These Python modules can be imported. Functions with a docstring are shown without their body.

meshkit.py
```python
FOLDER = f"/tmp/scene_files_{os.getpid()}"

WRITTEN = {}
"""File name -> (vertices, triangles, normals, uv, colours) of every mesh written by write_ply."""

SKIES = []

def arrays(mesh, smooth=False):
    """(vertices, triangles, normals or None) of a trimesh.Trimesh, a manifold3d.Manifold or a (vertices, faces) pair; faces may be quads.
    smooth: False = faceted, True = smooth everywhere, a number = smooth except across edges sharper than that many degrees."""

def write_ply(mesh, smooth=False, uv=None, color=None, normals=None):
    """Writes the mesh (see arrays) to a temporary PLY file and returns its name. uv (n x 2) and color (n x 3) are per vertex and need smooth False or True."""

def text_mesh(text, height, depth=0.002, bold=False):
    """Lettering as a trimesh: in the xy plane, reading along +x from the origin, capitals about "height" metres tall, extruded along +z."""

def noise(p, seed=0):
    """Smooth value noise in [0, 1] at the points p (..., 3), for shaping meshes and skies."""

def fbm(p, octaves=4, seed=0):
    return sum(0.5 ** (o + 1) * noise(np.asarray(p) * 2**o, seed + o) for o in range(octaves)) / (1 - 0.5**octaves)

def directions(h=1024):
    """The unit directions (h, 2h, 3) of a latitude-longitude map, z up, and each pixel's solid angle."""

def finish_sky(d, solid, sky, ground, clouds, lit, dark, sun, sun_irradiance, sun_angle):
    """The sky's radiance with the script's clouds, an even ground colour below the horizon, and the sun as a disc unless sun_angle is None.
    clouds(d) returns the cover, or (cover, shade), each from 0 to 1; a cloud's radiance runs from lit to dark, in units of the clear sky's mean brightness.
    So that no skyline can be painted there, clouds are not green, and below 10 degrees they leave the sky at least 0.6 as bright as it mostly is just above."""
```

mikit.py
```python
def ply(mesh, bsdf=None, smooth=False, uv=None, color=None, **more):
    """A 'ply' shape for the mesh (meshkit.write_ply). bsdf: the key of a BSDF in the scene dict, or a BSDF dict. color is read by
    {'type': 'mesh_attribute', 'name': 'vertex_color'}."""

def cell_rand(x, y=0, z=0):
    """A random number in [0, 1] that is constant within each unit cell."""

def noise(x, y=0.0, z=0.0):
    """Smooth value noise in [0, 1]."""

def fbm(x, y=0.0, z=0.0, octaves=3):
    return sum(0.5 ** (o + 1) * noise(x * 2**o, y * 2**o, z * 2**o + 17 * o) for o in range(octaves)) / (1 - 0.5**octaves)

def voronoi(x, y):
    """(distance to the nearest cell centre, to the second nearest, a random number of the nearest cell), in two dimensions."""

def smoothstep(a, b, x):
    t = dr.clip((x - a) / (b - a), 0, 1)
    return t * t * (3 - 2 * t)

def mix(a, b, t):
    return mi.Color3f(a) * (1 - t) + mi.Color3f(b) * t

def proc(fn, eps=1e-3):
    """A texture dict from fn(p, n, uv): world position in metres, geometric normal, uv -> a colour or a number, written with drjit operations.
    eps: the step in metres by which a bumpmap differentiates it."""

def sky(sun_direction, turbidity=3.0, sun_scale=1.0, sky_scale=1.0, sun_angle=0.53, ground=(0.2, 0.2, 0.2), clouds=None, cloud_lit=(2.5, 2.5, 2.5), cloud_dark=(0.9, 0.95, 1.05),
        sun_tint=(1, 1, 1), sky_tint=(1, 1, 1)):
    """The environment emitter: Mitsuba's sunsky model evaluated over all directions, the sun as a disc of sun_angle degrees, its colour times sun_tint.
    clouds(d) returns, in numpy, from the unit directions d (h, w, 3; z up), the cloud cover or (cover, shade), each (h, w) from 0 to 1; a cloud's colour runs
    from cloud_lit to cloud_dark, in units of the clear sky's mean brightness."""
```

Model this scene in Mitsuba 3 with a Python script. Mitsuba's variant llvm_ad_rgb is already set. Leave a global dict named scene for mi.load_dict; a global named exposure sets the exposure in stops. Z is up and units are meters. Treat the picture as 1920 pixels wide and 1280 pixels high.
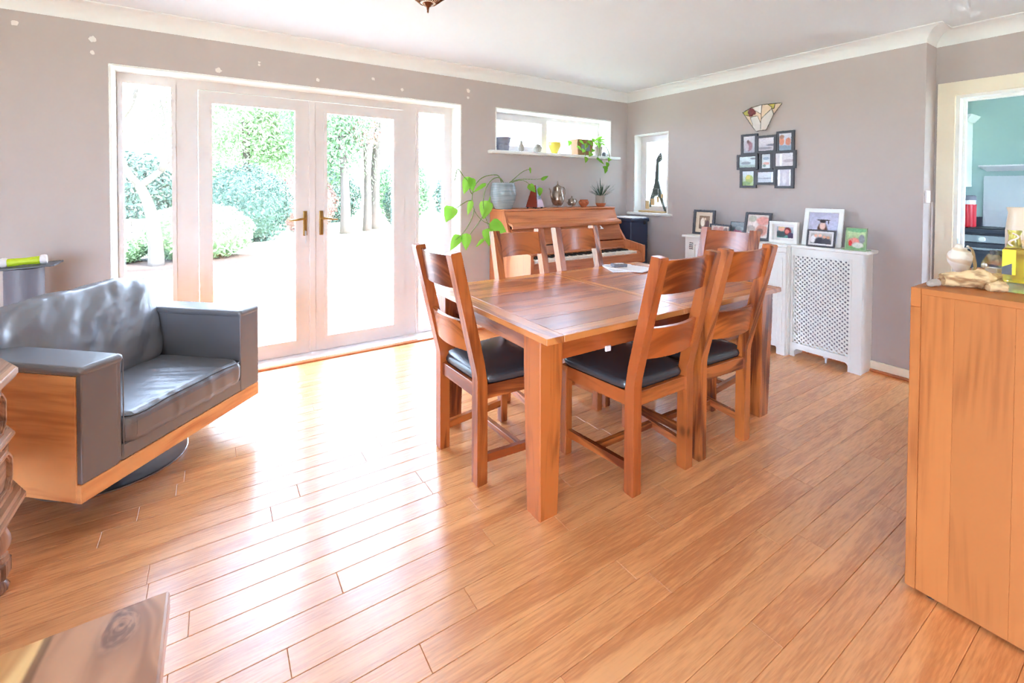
import math, random
import numpy as np
import trimesh
import mitsuba as mi
import drjit as dr
import mikit, meshkit
from mikit import fbm, noise, voronoi, cell_rand, smoothstep, mix
from shapely.geometry import Polygon, Point, box as sbox
from shapely import affinity

T4 = mi.ScalarTransform4f
scene, labels = {}, {}

# ---------------------------------------------------------------- camera, sky, exposure
YAW, PITCH, ROLL, EYE = 0.579109, 0.0193187, 0.0047318, (0.0, 0.0, 1.30)
FOCAL, PPY = 856.8, 369.8                                  # in pixels of the 1920 x 1280 frame
_f = np.array([math.sin(YAW), math.cos(YAW), 0.0]); _r = np.array([math.cos(YAW), -math.sin(YAW), 0.0]); _u = np.array([0, 0, 1.0])
_fw = math.cos(PITCH) * _f - math.sin(PITCH) * _u
_up = math.cos(PITCH) * _u + math.sin(PITCH) * _f
_up = math.cos(ROLL) * _up - math.sin(ROLL) * _r
scene['camera'] = {'type': 'perspective', 'fov': math.degrees(2 * math.atan(960 / FOCAL)), 'fov_axis': 'x', 'near_clip': 0.05, 'far_clip': 500.0,
                   'principal_point_offset_y': (640 - PPY) / 1280,
                   'to_world': T4().look_at(origin=list(EYE), target=list(np.array(EYE) + _fw), up=list(_up))}


def overcast(d):
    cover = 0.86 + 0.14 * meshkit.fbm(d * 2.5 + 5.0, 3)
    shade = 0.30 * meshkit.fbm(d * 3.0 + 11.0, 4)
    return cover, shade


scene['sky'] = mikit.sky((0.45, -0.5, 0.75), turbidity=3.5, sun_scale=0.10, sky_scale=1.0, ground=(0.2, 0.22, 0.14), clouds=overcast,
                         cloud_lit=(0.83, 1.06, 1.44), cloud_dark=(0.71, 0.92, 1.23), sun_tint=(0.80, 1.0, 1.33))
exposure = 7.6

# ---------------------------------------------------------------- materials
def rgb(*c):
    return {'type': 'rgb', 'value': [float(x) for x in c]}


def srgb(r, g, b):
    return tuple(((x / 255 + 0.055) / 1.055) ** 2.4 if x > 10 else x / 255 / 12.92 for x in (r, g, b))


def plain(name, c, rough=0.5, spec=0.5, metal=0.0, **more):
    scene[name] = {'type': 'twosided', 'b': {'type': 'principled', 'base_color': rgb(*c) if isinstance(c, tuple) else c, 'roughness': rough, 'specular': spec, 'metallic': metal, **more}}
    return name


def wood_fn(light, dark, streak=55.0, ring=9.0, knots=0.0, tone=0.25, sharp=(0.35, 0.75), red=None, band=0.25, ulen=5.0, swap=False):
    """u runs along the grain in metres (20 m per piece), v across it."""
    def fn(p, n, uv):
        u, v = (uv.y, uv.x) if swap else (uv.x, uv.y)
        pid = dr.floor(u / 20.0)
        r = cell_rand(pid, 3.0)
        r2 = cell_rand(pid, 5.0)
        w = fbm(u * 1.6, v * 7.0, pid * 1.7, 3)
        fine = fbm(u * ulen, v * streak * 3.0 + w * 5.0, pid, 3)
        broad = noise(u * 1.1, v * ring * 2.2 + w * 5.0, pid * 0.7)
        bands = 0.5 + 0.5 * dr.sin((v * ring + w * 2.6 + r * 3.0) * 6.2832)
        t = smoothstep(sharp[0], sharp[1], 0.45 * broad + band * bands + (0.25 - band) * 0.5 + 0.45 * (fine - 0.22))
        col = mix(light, dark, t)
        if red is not None:
            col = mix(col, red, 0.6 * smoothstep(0.5, 0.85, noise(u * 0.8 + 31.0, v * ring + 5.0, pid)))
        if knots > 0:
            f1, f2, wh = voronoi(u * 2.3 + pid * 3.3, v * 6.0 + pid)
            k = (smoothstep(0.10, 0.02, f1 + 0.05 * (fine - 0.5)) + 0.35 * smoothstep(0.26, 0.1, f1)) * dr.select(wh > 1.0 - knots, 0.5, 0.0)
            col = mix(col, tuple(x * 0.3 for x in dark), dr.minimum(k, 1.0))
        return col * (1.0 - tone * 0.5 + tone * r) * (0.93 + 0.14 * noise(u * 0.9 + 7, v * 3.0, r2 * 9))
    return fn


def wood(name, light, dark, rough=0.3, spec=0.5, coat=0.0, aniso=0.0, eta=None, **k):
    d = {'type': 'principled', 'base_color': mikit.proc(wood_fn(light, dark, **k)), 'roughness': rough, 'specular': spec}
    if eta:
        d.pop('specular'); d.update(eta=eta)
    if aniso:
        d.update(anisotropic=aniso)
    if coat:
        d.update(clearcoat=coat, clearcoat_gloss=0.9)
    scene[name] = {'type': 'twosided', 'b': d}


wood('m_floor', srgb(220, 158, 102), srgb(190, 120, 68), rough=0.34, spec=1.0, eta=2.3, coat=1.0, aniso=0.8, streak=85.0, ring=14.0, tone=0.12, sharp=(0.22, 0.80), band=0.03, ulen=18.0, swap=True)   # scattered across the grain, so uv.x runs across it
wood('m_acacia', srgb(172, 94, 42), srgb(98, 40, 16), rough=0.26, spec=0.9, streak=36.0, ring=7.0, knots=0.14, tone=0.18, sharp=(0.36, 0.72), red=srgb(150, 70, 32))
wood('m_borderwood', srgb(196, 124, 64), srgb(150, 80, 38), rough=0.27, spec=0.8, eta=2.0, streak=36.0, ring=6.0, tone=0.15)
wood('m_tabletop', srgb(178, 106, 60), srgb(134, 70, 40), rough=0.27, spec=0.9, eta=2.0, streak=36.0, ring=6.0, knots=0.08, tone=0.22, sharp=(0.36, 0.74), red=srgb(150, 84, 52))
wood('m_teak', srgb(176, 108, 56), srgb(140, 76, 36), rough=0.42, spec=0.35, streak=60.0, ring=4.2, tone=0.10, sharp=(0.42, 1.08))
wood('m_cherry', srgb(240, 178, 118), srgb(212, 134, 78), rough=0.35, spec=0.4, streak=40.0, ring=5.0, knots=0.1, tone=0.08, sharp=(0.45, 0.9))
wood('m_sapele', srgb(200, 126, 80), srgb(166, 92, 54), rough=0.3, spec=0.6, streak=60.0, ring=8.0, tone=0.1, sharp=(0.35, 0.9))
wood('m_darkoak', srgb(176, 136, 108), srgb(100, 66, 48), rough=0.30, spec=1.0, coat=1.0, streak=50.0, ring=10.0, tone=0.2, sharp=(0.3, 0.8))


def slab_fn(p, n, uv):
    u, v = uv.x - 10.0, uv.y                                # u from the near end of the slab, v across (0 at its right edge)
    w = fbm(u * 3.0, v * 5.0, 2.0, 3)
    heart = mix(srgb(186, 138, 106), srgb(146, 100, 74), smoothstep(0.3, 0.75, fbm(u * 2.5, v * 26.0 + w * 5, 1.0, 3)))
    sap = mix(srgb(226, 186, 128), srgb(196, 140, 84), smoothstep(0.35, 0.7, fbm(u * 2.0, v * 34.0 + w * 6, 4.0, 3)))
    edge = v + 0.175 + 0.07 * (w - 0.5) + 0.02
    col = mix(sap, heart, smoothstep(-0.01, 0.01, edge))
    col = mix(col, srgb(92, 56, 36), 0.7 * smoothstep(0.012, 0.003, dr.abs(edge)))
    kd = dr.sqrt(dr.square((u - 0.745 + 0.04 * (w - 0.5)) / 0.055) + dr.square((v + 0.085 + 0.12 * (w - 0.5)) / 0.035))
    swirl = smoothstep(0.3, 0.7, fbm(u * 40.0 + w * 9.0, v * 40.0, kd * 3.0, 3)) * smoothstep(1.2, 0.9, kd) + smoothstep(0.9, 1.2, kd) * 0.1
    col = mix(col, mix(srgb(108, 72, 58), srgb(176, 132, 106), swirl), 0.85 * smoothstep(1.25, 0.6, kd))
    return col


scene['m_slab'] = {'type': 'twosided', 'b': {'type': 'principled', 'base_color': mikit.proc(slab_fn), 'roughness': 0.28, 'specular': 0.5}}


def wall_fn(p, n, uv):
    k = fbm(p.x * 1.3 + p.y * 0.9, p.z * 1.1, p.y * 0.7, 3)
    return mix(srgb(184, 174, 171), srgb(191, 181, 177), k)


scene['m_wall'] = {'type': 'twosided', 'b': {'type': 'principled', 'base_color': mikit.proc(wall_fn), 'roughness': 0.7, 'specular': 0.25}}


def ceil_bump(p, n, uv):
    return 0.0016 * fbm(p.x * 22.0, p.y * 22.0, 3.0, 3)


scene['m_ceiling'] = {'type': 'twosided', 'b': {'type': 'bumpmap', 'arbitrary': mikit.proc(ceil_bump), 'scale': 1.0,
                      'nested': {'type': 'principled', 'base_color': rgb(0.665, 0.695, 0.705), 'roughness': 0.8, 'specular': 0.2}}}


def leather_bump(p, n, uv):
    return 0.0011 * fbm(p.x * 26.0, p.y * 26.0, p.z * 26.0, 3)


scene['m_leather'] = {'type': 'twosided', 'b': {'type': 'bumpmap', 'arbitrary': mikit.proc(leather_bump), 'scale': 1.0,
                      'nested': {'type': 'principled', 'base_color': rgb(0.095, 0.104, 0.122), 'roughness': 0.40, 'eta': 2.2, 'clearcoat': 1.0, 'clearcoat_gloss': 0.3}}}
plain('m_seat', (0.022, 0.027, 0.033), 0.32, 1.0, clearcoat=1.0, clearcoat_gloss=0.6)
plain('m_piping', (0.05, 0.055, 0.065), 0.4)
plain('m_upvc', srgb(214, 208, 207), 0.28, 0.5)
plain('m_white', srgb(232, 234, 230), 0.4, 0.4)
plain('m_cove', srgb(228, 230, 229), 0.6, 0.3)
plain('m_cream', srgb(238, 230, 208), 0.4, 0.4)
plain('m_filler', srgb(232, 226, 222), 0.8, 0.2)
plain('m_mint', srgb(168, 192, 188), 0.6, 0.3)
plain('m_steel', srgb(196, 202, 206), 0.35, 0.5, 0.85)
plain('m_brushed', srgb(214, 219, 222), 0.4, 0.5, 0.3)
plain('m_chrome', srgb(196, 200, 206), 0.16, 0.5, 1.0)
plain('m_brass', srgb(164, 130, 76), 0.3, 0.5, 1.0)
plain('m_bronze', srgb(128, 78, 48), 0.3, 0.5, 0.8)
plain('m_charcoal', srgb(70, 72, 80), 0.4)
plain('m_black', (0.012, 0.012, 0.014), 0.4)
plain('m_navy', srgb(46, 56, 78), 0.5)
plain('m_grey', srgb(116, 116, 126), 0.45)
plain('m_lime', srgb(186, 206, 40), 0.5)
plain('m_offwhite', srgb(226, 222, 222), 0.5)
plain('m_worktop', srgb(58, 62, 72), 0.3)
plain('m_red', srgb(200, 20, 36), 0.2, 0.5, clearcoat=0.6)
plain('m_ivory', srgb(240, 236, 226), 0.25)
plain('m_terracotta', srgb(176, 96, 58), 0.7)
plain('m_stoneware', srgb(158, 150, 138), 0.6)
plain('m_yellow', srgb(232, 212, 84), 0.3)
plain('m_greypot', srgb(128, 128, 142), 0.5)
plain('m_soil', srgb(60, 46, 38), 0.9)
plain('m_brownbox', srgb(150, 106, 72), 0.7)
plain('m_bamboo', srgb(192, 164, 120), 0.5)
plain('m_guitar', srgb(74, 84, 80), 0.5)
plain('m_mahogany', srgb(128, 50, 34), 0.35)
plain('m_lilac', srgb(176, 138, 150), 0.4)
plain('m_sealeaf', srgb(64, 92, 74), 0.45)
plain('m_stem', srgb(112, 132, 72), 0.6)
plain('m_bark', srgb(84, 76, 70), 0.8, 0.1)
plain('m_copperleaf', srgb(150, 110, 100), 0.7)
plain('m_stone', srgb(170, 160, 150), 0.8)
plain('m_label', srgb(236, 208, 40), 0.5)
plain('m_kfloor', srgb(196, 202, 210), 0.3)
plain('m_paper', srgb(226, 228, 234), 0.45)
plain('m_glassgreen', srgb(150, 178, 140), 0.15)
scene['m_greenglass'] = {'type': 'principled', 'base_color': rgb(0.72, 0.9, 0.7), 'roughness': 0.04, 'specular': 0.5, 'spec_trans': 0.9}
plain('m_lead', (0.05, 0.045, 0.04), 0.4, 0.5, 0.6)
plain('m_artwhite', srgb(222, 220, 214), 0.25)
plain('m_artgreen', srgb(190, 186, 96), 0.25)
plain('m_artcream', srgb(222, 204, 180), 0.25)
plain('m_artrose', srgb(120, 58, 62), 0.25)


def silver_fn(p, n, uv):
    k = fbm(p.x * 40, p.y * 40, p.z * 30, 3)
    return mix(srgb(178, 166, 154), srgb(136, 118, 106), smoothstep(0.3, 0.75, k))


scene['m_silver'] = {'type': 'twosided', 'b': {'type': 'principled', 'base_color': mikit.proc(silver_fn), 'roughness': 0.24, 'metallic': 0.9, 'specular': 0.5}}


def glaze_fn(p, n, uv):
    k = fbm(p.x * 6, p.y * 6, p.z * 55, 3)
    return mix(srgb(146, 156, 158), srgb(120, 132, 136), smoothstep(0.25, 0.75, k))


scene['m_glaze'] = {'type': 'twosided', 'b': {'type': 'principled', 'base_color': mikit.proc(glaze_fn), 'roughness': 0.28, 'specular': 0.5}}


def root_fn(p, n, uv):
    k = fbm(p.x * 30, p.y * 30, p.z * 60, 3)
    return mix(srgb(226, 196, 150), srgb(158, 116, 76), smoothstep(0.4, 0.75, k))


scene['m_root'] = {'type': 'twosided', 'b': {'type': 'principled', 'base_color': mikit.proc(root_fn), 'roughness': 0.7, 'specular': 0.3}}


def shell_fn(p, n, uv):
    k = 0.5 + 0.5 * dr.sin(p.z * 150.0 + 6.0 * fbm(p.x * 18, p.y * 18, p.z * 18, 2))
    return mix(srgb(240, 234, 222), srgb(206, 176, 130), 0.55 * smoothstep(0.6, 1.0, k))


scene['m_shell'] = {'type': 'twosided', 'b': {'type': 'principled', 'base_color': mikit.proc(shell_fn), 'roughness': 0.35, 'specular': 0.5}}


def leafy(name, a, b, trans=0.7):
    def fn(p, n, uv):
        return mix(a, b, noise(p.x * 9.0, p.y * 9.0, p.z * 9.0))
    scene[name] = {'type': 'principledthin', 'base_color': mikit.proc(fn), 'roughness': 0.5, 'diff_trans': trans, 'spec_trans': 0.0, 'eta': 1.5 if name == 'm_leaf' else 1.15}


leafy('m_leaf', srgb(110, 168, 52), srgb(150, 196, 84), 0.8)
leafy('m_lightfoliage', srgb(124, 150, 108), srgb(148, 172, 128), 0.6)
leafy('m_foliage', srgb(94, 122, 92), srgb(118, 144, 108), 0.5)
leafy('m_darkfoliage', srgb(72, 92, 82), srgb(94, 114, 102), 0.3)


def grass_fn(p, n, uv):
    return mix(srgb(176, 182, 150), srgb(196, 200, 172), fbm(p.x * 1.5, p.y * 1.5, 0, 4))


scene['m_grass'] = {'type': 'twosided', 'b': {'type': 'diffuse', 'reflectance': mikit.proc(grass_fn)}}
scene['m_pane'] = {'type': 'thindielectric', 'int_ior': 1.5}
scene['m_glass'] = {'type': 'dielectric', 'int_ior': 1.5}
scene['m_oil'] = {'type': 'principled', 'base_color': rgb(0.93, 0.86, 0.22), 'roughness': 0.04, 'specular': 0.5, 'spec_trans': 0.95}
scene['m_frost'] = {'type': 'twosided', 'b': {'type': 'principled', 'base_color': rgb(0.86, 0.80, 0.66), 'roughness': 0.2, 'specular': 0.6}}

# flat photographs: uv.x = 4 * number + 1 + s, s and uv.y from 0 to 1 across and up the print
SKIN, HAIR, DARK = srgb(228, 178, 156), srgb(96, 58, 44), srgb(52, 50, 58)
PRINTS = {
    0: (srgb(120, 96, 76), srgb(150, 122, 98), [(.35, .5, .2, .34, srgb(236, 224, 208)), (.55, .75, .1, .1, srgb(224, 200, 176)), (.78, .3, .18, .36, srgb(96, 62, 62))]),
    1: (srgb(212, 196, 184), srgb(226, 214, 204), [(.25, .5, .17, .4, srgb(206, 160, 150)), (.55, .55, .17, .4, srgb(200, 150, 140)), (.8, .5, .12, .36, srgb(150, 120, 116))]),
    2: (srgb(72, 78, 84), srgb(130, 140, 142), [(.5, .35, .3, .2, srgb(200, 130, 160)), (.3, .25, .2, .14, srgb(80, 60, 80)), (.6, .6, .3, .14, srgb(160, 168, 170))]),
    3: (srgb(236, 226, 222), srgb(232, 220, 214), [(.22, .82, .2, .14, srgb(190, 190, 176)), (.72, .74, .3, .2, srgb(224, 160, 150)), (.2, .38, .2, .16, srgb(180, 172, 166)), (.68, .34, .28, .26, srgb(206, 150, 136)), (.62, .28, .16, .14, srgb(140, 100, 90))]),
    4: (srgb(60, 140, 132), srgb(190, 194, 206), [(.25, .35, .34, .3, srgb(58, 78, 82)), (.28, .78, .2, .22, SKIN), (.28, .96, .2, .1, srgb(220, 196, 150)), (.66, .6, .22, .36, srgb(120, 40, 44)), (.62, .58, .13, .2, srgb(222, 130, 124)), (.85, .2, .2, .3, srgb(70, 60, 90))]),
    5: (srgb(196, 198, 222), srgb(186, 186, 208), [(.46, .0, .32, .42, DARK), (.48, .42, .17, .26, HAIR), (.48, .56, .10, .14, srgb(226, 190, 178)), (.46, .3, .09, .1, srgb(180, 130, 120)), (.48, .70, .11, .05, DARK), (.49, .75, .23, .022, DARK), (.66, .68, .02, .07, DARK)]),
    6: (srgb(90, 90, 98), srgb(206, 198, 192), [(.12, .4, .14, .34, srgb(232, 230, 232)), (.42, .2, .22, .42, srgb(58, 60, 76)), (.74, .18, .24, .4, srgb(70, 70, 80)), (.24, .74, .08, .14, SKIN), (.44, .76, .08, .14, SKIN), (.64, .66, .08, .13, SKIN), (.82, .62, .08, .13, srgb(210, 160, 130))]),
    7: (srgb(120, 160, 110), srgb(206, 224, 176), [(.4, .35, .34, .2, srgb(226, 150, 140)), (.2, .28, .1, .14, srgb(210, 60, 60)), (.78, .5, .16, .22, srgb(150, 156, 160)), (.6, .2, .3, .14, srgb(214, 214, 204)), (.5, .95, .6, .14, srgb(130, 190, 140))]),
    8: (srgb(150, 150, 164), srgb(214, 214, 224), [(.5, .4, .28, .3, srgb(150, 110, 124)), (.3, .35, .16, .24, srgb(190, 180, 190)), (.4, .68, .12, .1, srgb(120, 96, 100))]),
    9: (srgb(176, 170, 178), srgb(216, 216, 226), [(.9, .42, .4, .08, srgb(120, 118, 134)), (.4, .2, .5, .1, srgb(140, 136, 146))]),
    10: (srgb(160, 170, 190), srgb(214, 216, 226), [(.22, .55, .2, .26, srgb(206, 138, 112)), (.72, .5, .22, .24, srgb(196, 130, 108)), (.22, .8, .2, .12, srgb(170, 130, 110)), (.4, .1, .7, .22, srgb(130, 150, 170))]),
    11: (srgb(170, 186, 190), srgb(206, 224, 232), [(.4, .4, .3, .14, srgb(130, 140, 150)), (.85, .8, .2, .1, srgb(120, 124, 134)), (.5, .1, .7, .14, srgb(150, 170, 164))]),
    12: (srgb(196, 204, 206), srgb(190, 200, 212), [(.5, .35, .4, .1, srgb(206, 160, 150)), (.5, .7, .4, .1, srgb(140, 156, 176)), (.3, .2, .2, .1, srgb(120, 140, 130))]),
    13: (srgb(206, 200, 206), srgb(216, 214, 222), [(.3, .5, .07, .6, srgb(244, 246, 252)), (.7, .4, .3, .12, srgb(180, 170, 180))]),
    14: (srgb(150, 170, 90), srgb(206, 218, 236), [(.6, .45, .34, .3, srgb(150, 166, 60)), (.5, .6, .2, .16, srgb(190, 180, 60)), (.3, .15, .4, .16, srgb(120, 150, 80))]),
    15: (srgb(176, 186, 200), srgb(206, 212, 226), [(.5, .4, .6, .06, srgb(150, 156, 176)), (.9, .5, .05, .6, srgb(240, 244, 250))]),
    16: (srgb(176, 172, 188), srgb(196, 190, 206), [(.1, .5, .1, .6, srgb(246, 248, 252)), (.9, .5, .06, .6, srgb(240, 242, 250)), (.5, .5, .16, .4, srgb(206, 204, 214))]),
    17: (srgb(206, 212, 222), srgb(232, 234, 240), [(.3, .5, .24, .3, srgb(150, 166, 186)), (.75, .6, .16, .24, srgb(186, 190, 200))]),
}


def print_fn(p, n, uv):
    pid = dr.floor(uv.x / 4.0)
    s, t = uv.x - pid * 4.0 - 1.0, uv.y
    grain = fbm(s * 9.0, t * 9.0, pid, 3)
    out = mi.Color3f(0.5)
    for k, (lo, hi, spots) in PRINTS.items():
        c = mix(lo, hi, t)
        for (cx, cy, rx, ry, col) in spots:
            q = dr.square((s - cx) / rx) + dr.square((t - cy) / ry)
            c = mix(c, col, smoothstep(1.35, 0.55, q + 0.5 * (grain - 0.5)))
        out = dr.select(dr.abs(pid - k) < 0.5, c, out)
    return out * (0.8 + 0.4 * fbm(s * 16.0, t * 16.0, pid + 3.0, 3))


scene['m_print'] = {'type': 'twosided', 'b': {'type': 'principled', 'base_color': mikit.proc(print_fn), 'roughness': 0.22, 'specular': 0.5}}

# ---------------------------------------------------------------- mesh helpers
def at(x=0.0, y=0.0, z=0.0, rz=0.0, rx=0.0, ry=0.0):
    """A 4 x 4 matrix: turned about x, then y, then z (degrees), then moved."""
    m = np.eye(4)
    for a, ax in ((rx, [1, 0, 0]), (ry, [0, 1, 0]), (rz, [0, 0, 1])):
        if a:
            m = trimesh.transformations.rotation_matrix(math.radians(a), ax) @ m
    m[:3, 3] += (x, y, z)
    return m


def hull(points):
    return trimesh.Trimesh(np.asarray(points, float)).convex_hull if False else trimesh.convex.convex_hull(np.asarray(points, float))


def cbox(x0, x1, y0, y1, z0, z1, b=0.003):
    """A box with chamfered edges."""
    b = min(b, (x1 - x0) * 0.45, (y1 - y0) * 0.45, (z1 - z0) * 0.45)
    pts = []
    for x, sx in ((x0, 1), (x1, -1)):
        for y, sy in ((y0, 1), (y1, -1)):
            for z, sz in ((z0, 1), (z1, -1)):
                pts += [(x, y + sy * b, z + sz * b), (x + sx * b, y, z + sz * b), (x + sx * b, y + sy * b, z)]
    return hull(pts)


def cat(*ms):
    return trimesh.util.concatenate([m for m in ms])


def extrude(poly, h, axis='z', base=0.0):
    """Polygon (a, b) extruded: along z -> (a, b, t); along y -> (a, t, b); along x -> (t, a, b)."""
    m = trimesh.creation.extrude_polygon(poly, h, engine='earcut')
    v = np.array(m.vertices)
    if axis == 'y':
        v = np.stack([v[:, 0], v[:, 2] + base, v[:, 1]], 1)
    elif axis == 'x':
        v = np.stack([v[:, 2] + base, v[:, 0], v[:, 1]], 1)
    else:
        v = v + [0, 0, base]
    m = trimesh.Trimesh(v, m.faces, process=False)
    if m.volume < 0:
        m.invert()
    return m


def lathe(profile, n=32, caps=True):
    m = trimesh.creation.revolve(np.asarray(profile, float), sections=n)
    if m.volume < 0:
        m.invert()
    return m


def tube(path, r, n=8):
    """A round bar along the path; r a radius or one per point."""
    p = np.asarray(path, float)
    r = np.broadcast_to(np.asarray(r, float), (len(p),))
    d = np.gradient(p, axis=0)
    d /= np.linalg.norm(d, axis=1, keepdims=True) + 1e-12
    ref = np.array([0.0, 0, 1]) if abs(d[0][2]) < 0.9 else np.array([1.0, 0, 0])
    vs = []
    for i in range(len(p)):
        a = np.cross(d[i], ref); a /= np.linalg.norm(a) + 1e-12
        b = np.cross(a, d[i]); ref = b
        t = np.arange(n) * 2 * np.pi / n
        vs.append(p[i] + r[i] * (np.cos(t)[:, None] * a + np.sin(t)[:, None] * b))
    v = np.vstack(vs + [p[:1], p[-1:]])
    f = []
    for i in range(len(p) - 1):
        for k in range(n):
            a, b = i * n + k, i * n + (k + 1) % n
            f += [(a, a + n, b), (b, a + n, b + n)]
    e = len(p) * n
    for k in range(n):
        f.append((k, (k + 1) % n, e)); f.append((e - n + (k + 1) % n, e - n + k, e + 1))
    m = trimesh.Trimesh(v, f, process=False)
    if m.volume < 0:
        m.invert()
    return m


def spline(pts, n=16):
    from scipy.interpolate import CubicSpline
    p = np.asarray(pts, float)
    t = np.r_[0, np.cumsum(np.linalg.norm(np.diff(p, axis=0), axis=1))]
    return CubicSpline(t, p)(np.linspace(0, t[-1], n))


def pillow(sx, sy, sz, e=0.35, e2=0.5, n=28, m=20):
    """A rounded block (superellipsoid) of the given full sizes, centred on the origin."""
    u = np.linspace(-np.pi, np.pi, n, endpoint=False); w = np.linspace(-np.pi / 2, np.pi / 2, m)
    U, W = np.meshgrid(u, w)
    pw = lambda x, k: np.sign(x) * np.abs(x) ** k
    v = np.stack([sx / 2 * pw(np.cos(W), e2) * pw(np.cos(U), e), sy / 2 * pw(np.cos(W), e2) * pw(np.sin(U), e), sz / 2 * pw(np.sin(W), e2)], -1).reshape(-1, 3)
    f = []
    for i in range(m - 1):
        for k in range(n):
            a, b = i * n + k, i * n + (k + 1) % n
            f += [(a, b, a + n), (b, b + n, a + n)]
    mesh = trimesh.Trimesh(v, f, process=True)
    mesh.update_faces(mesh.nondegenerate_faces())
    return mesh


def rbox(x0, x1, y0, y1, z0, z1, r, seg=3):
    """A box with rounded edges of radius r."""
    c = []
    a = np.linspace(0, np.pi / 2, seg + 1)
    dirs = [(math.cos(p) * math.cos(q), math.cos(p) * math.sin(q), math.sin(p)) for p in a for q in a]
    for x, sx in ((x0 + r, -1), (x1 - r, 1)):
        for y, sy in ((y0 + r, -1), (y1 - r, 1)):
            for z, sz in ((z0 + r, -1), (z1 - r, 1)):
                c += [(x + sx * r * d[0], y + sy * r * d[1], z + sz * r * d[2]) for d in dirs]
    return hull(c)


NAMES = {}
SEED = [0]


def key_for(name):
    n = NAMES.get(name, 0)
    NAMES[name] = n + 1
    return name if n == 0 else f'{name}_{n:03d}'


def describe(key, label=None, cat=None, group=None, kind=None):
    d = {k: v for k, v in (('label', label), ('category', cat), ('group', group), ('kind', kind)) if v}
    if d:
        labels[key] = {**labels.get(key, {}), **d}


def thing(name, label, cat, group=None):
    key = key_for(name)
    describe(key, label, cat, group)
    return key


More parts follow.
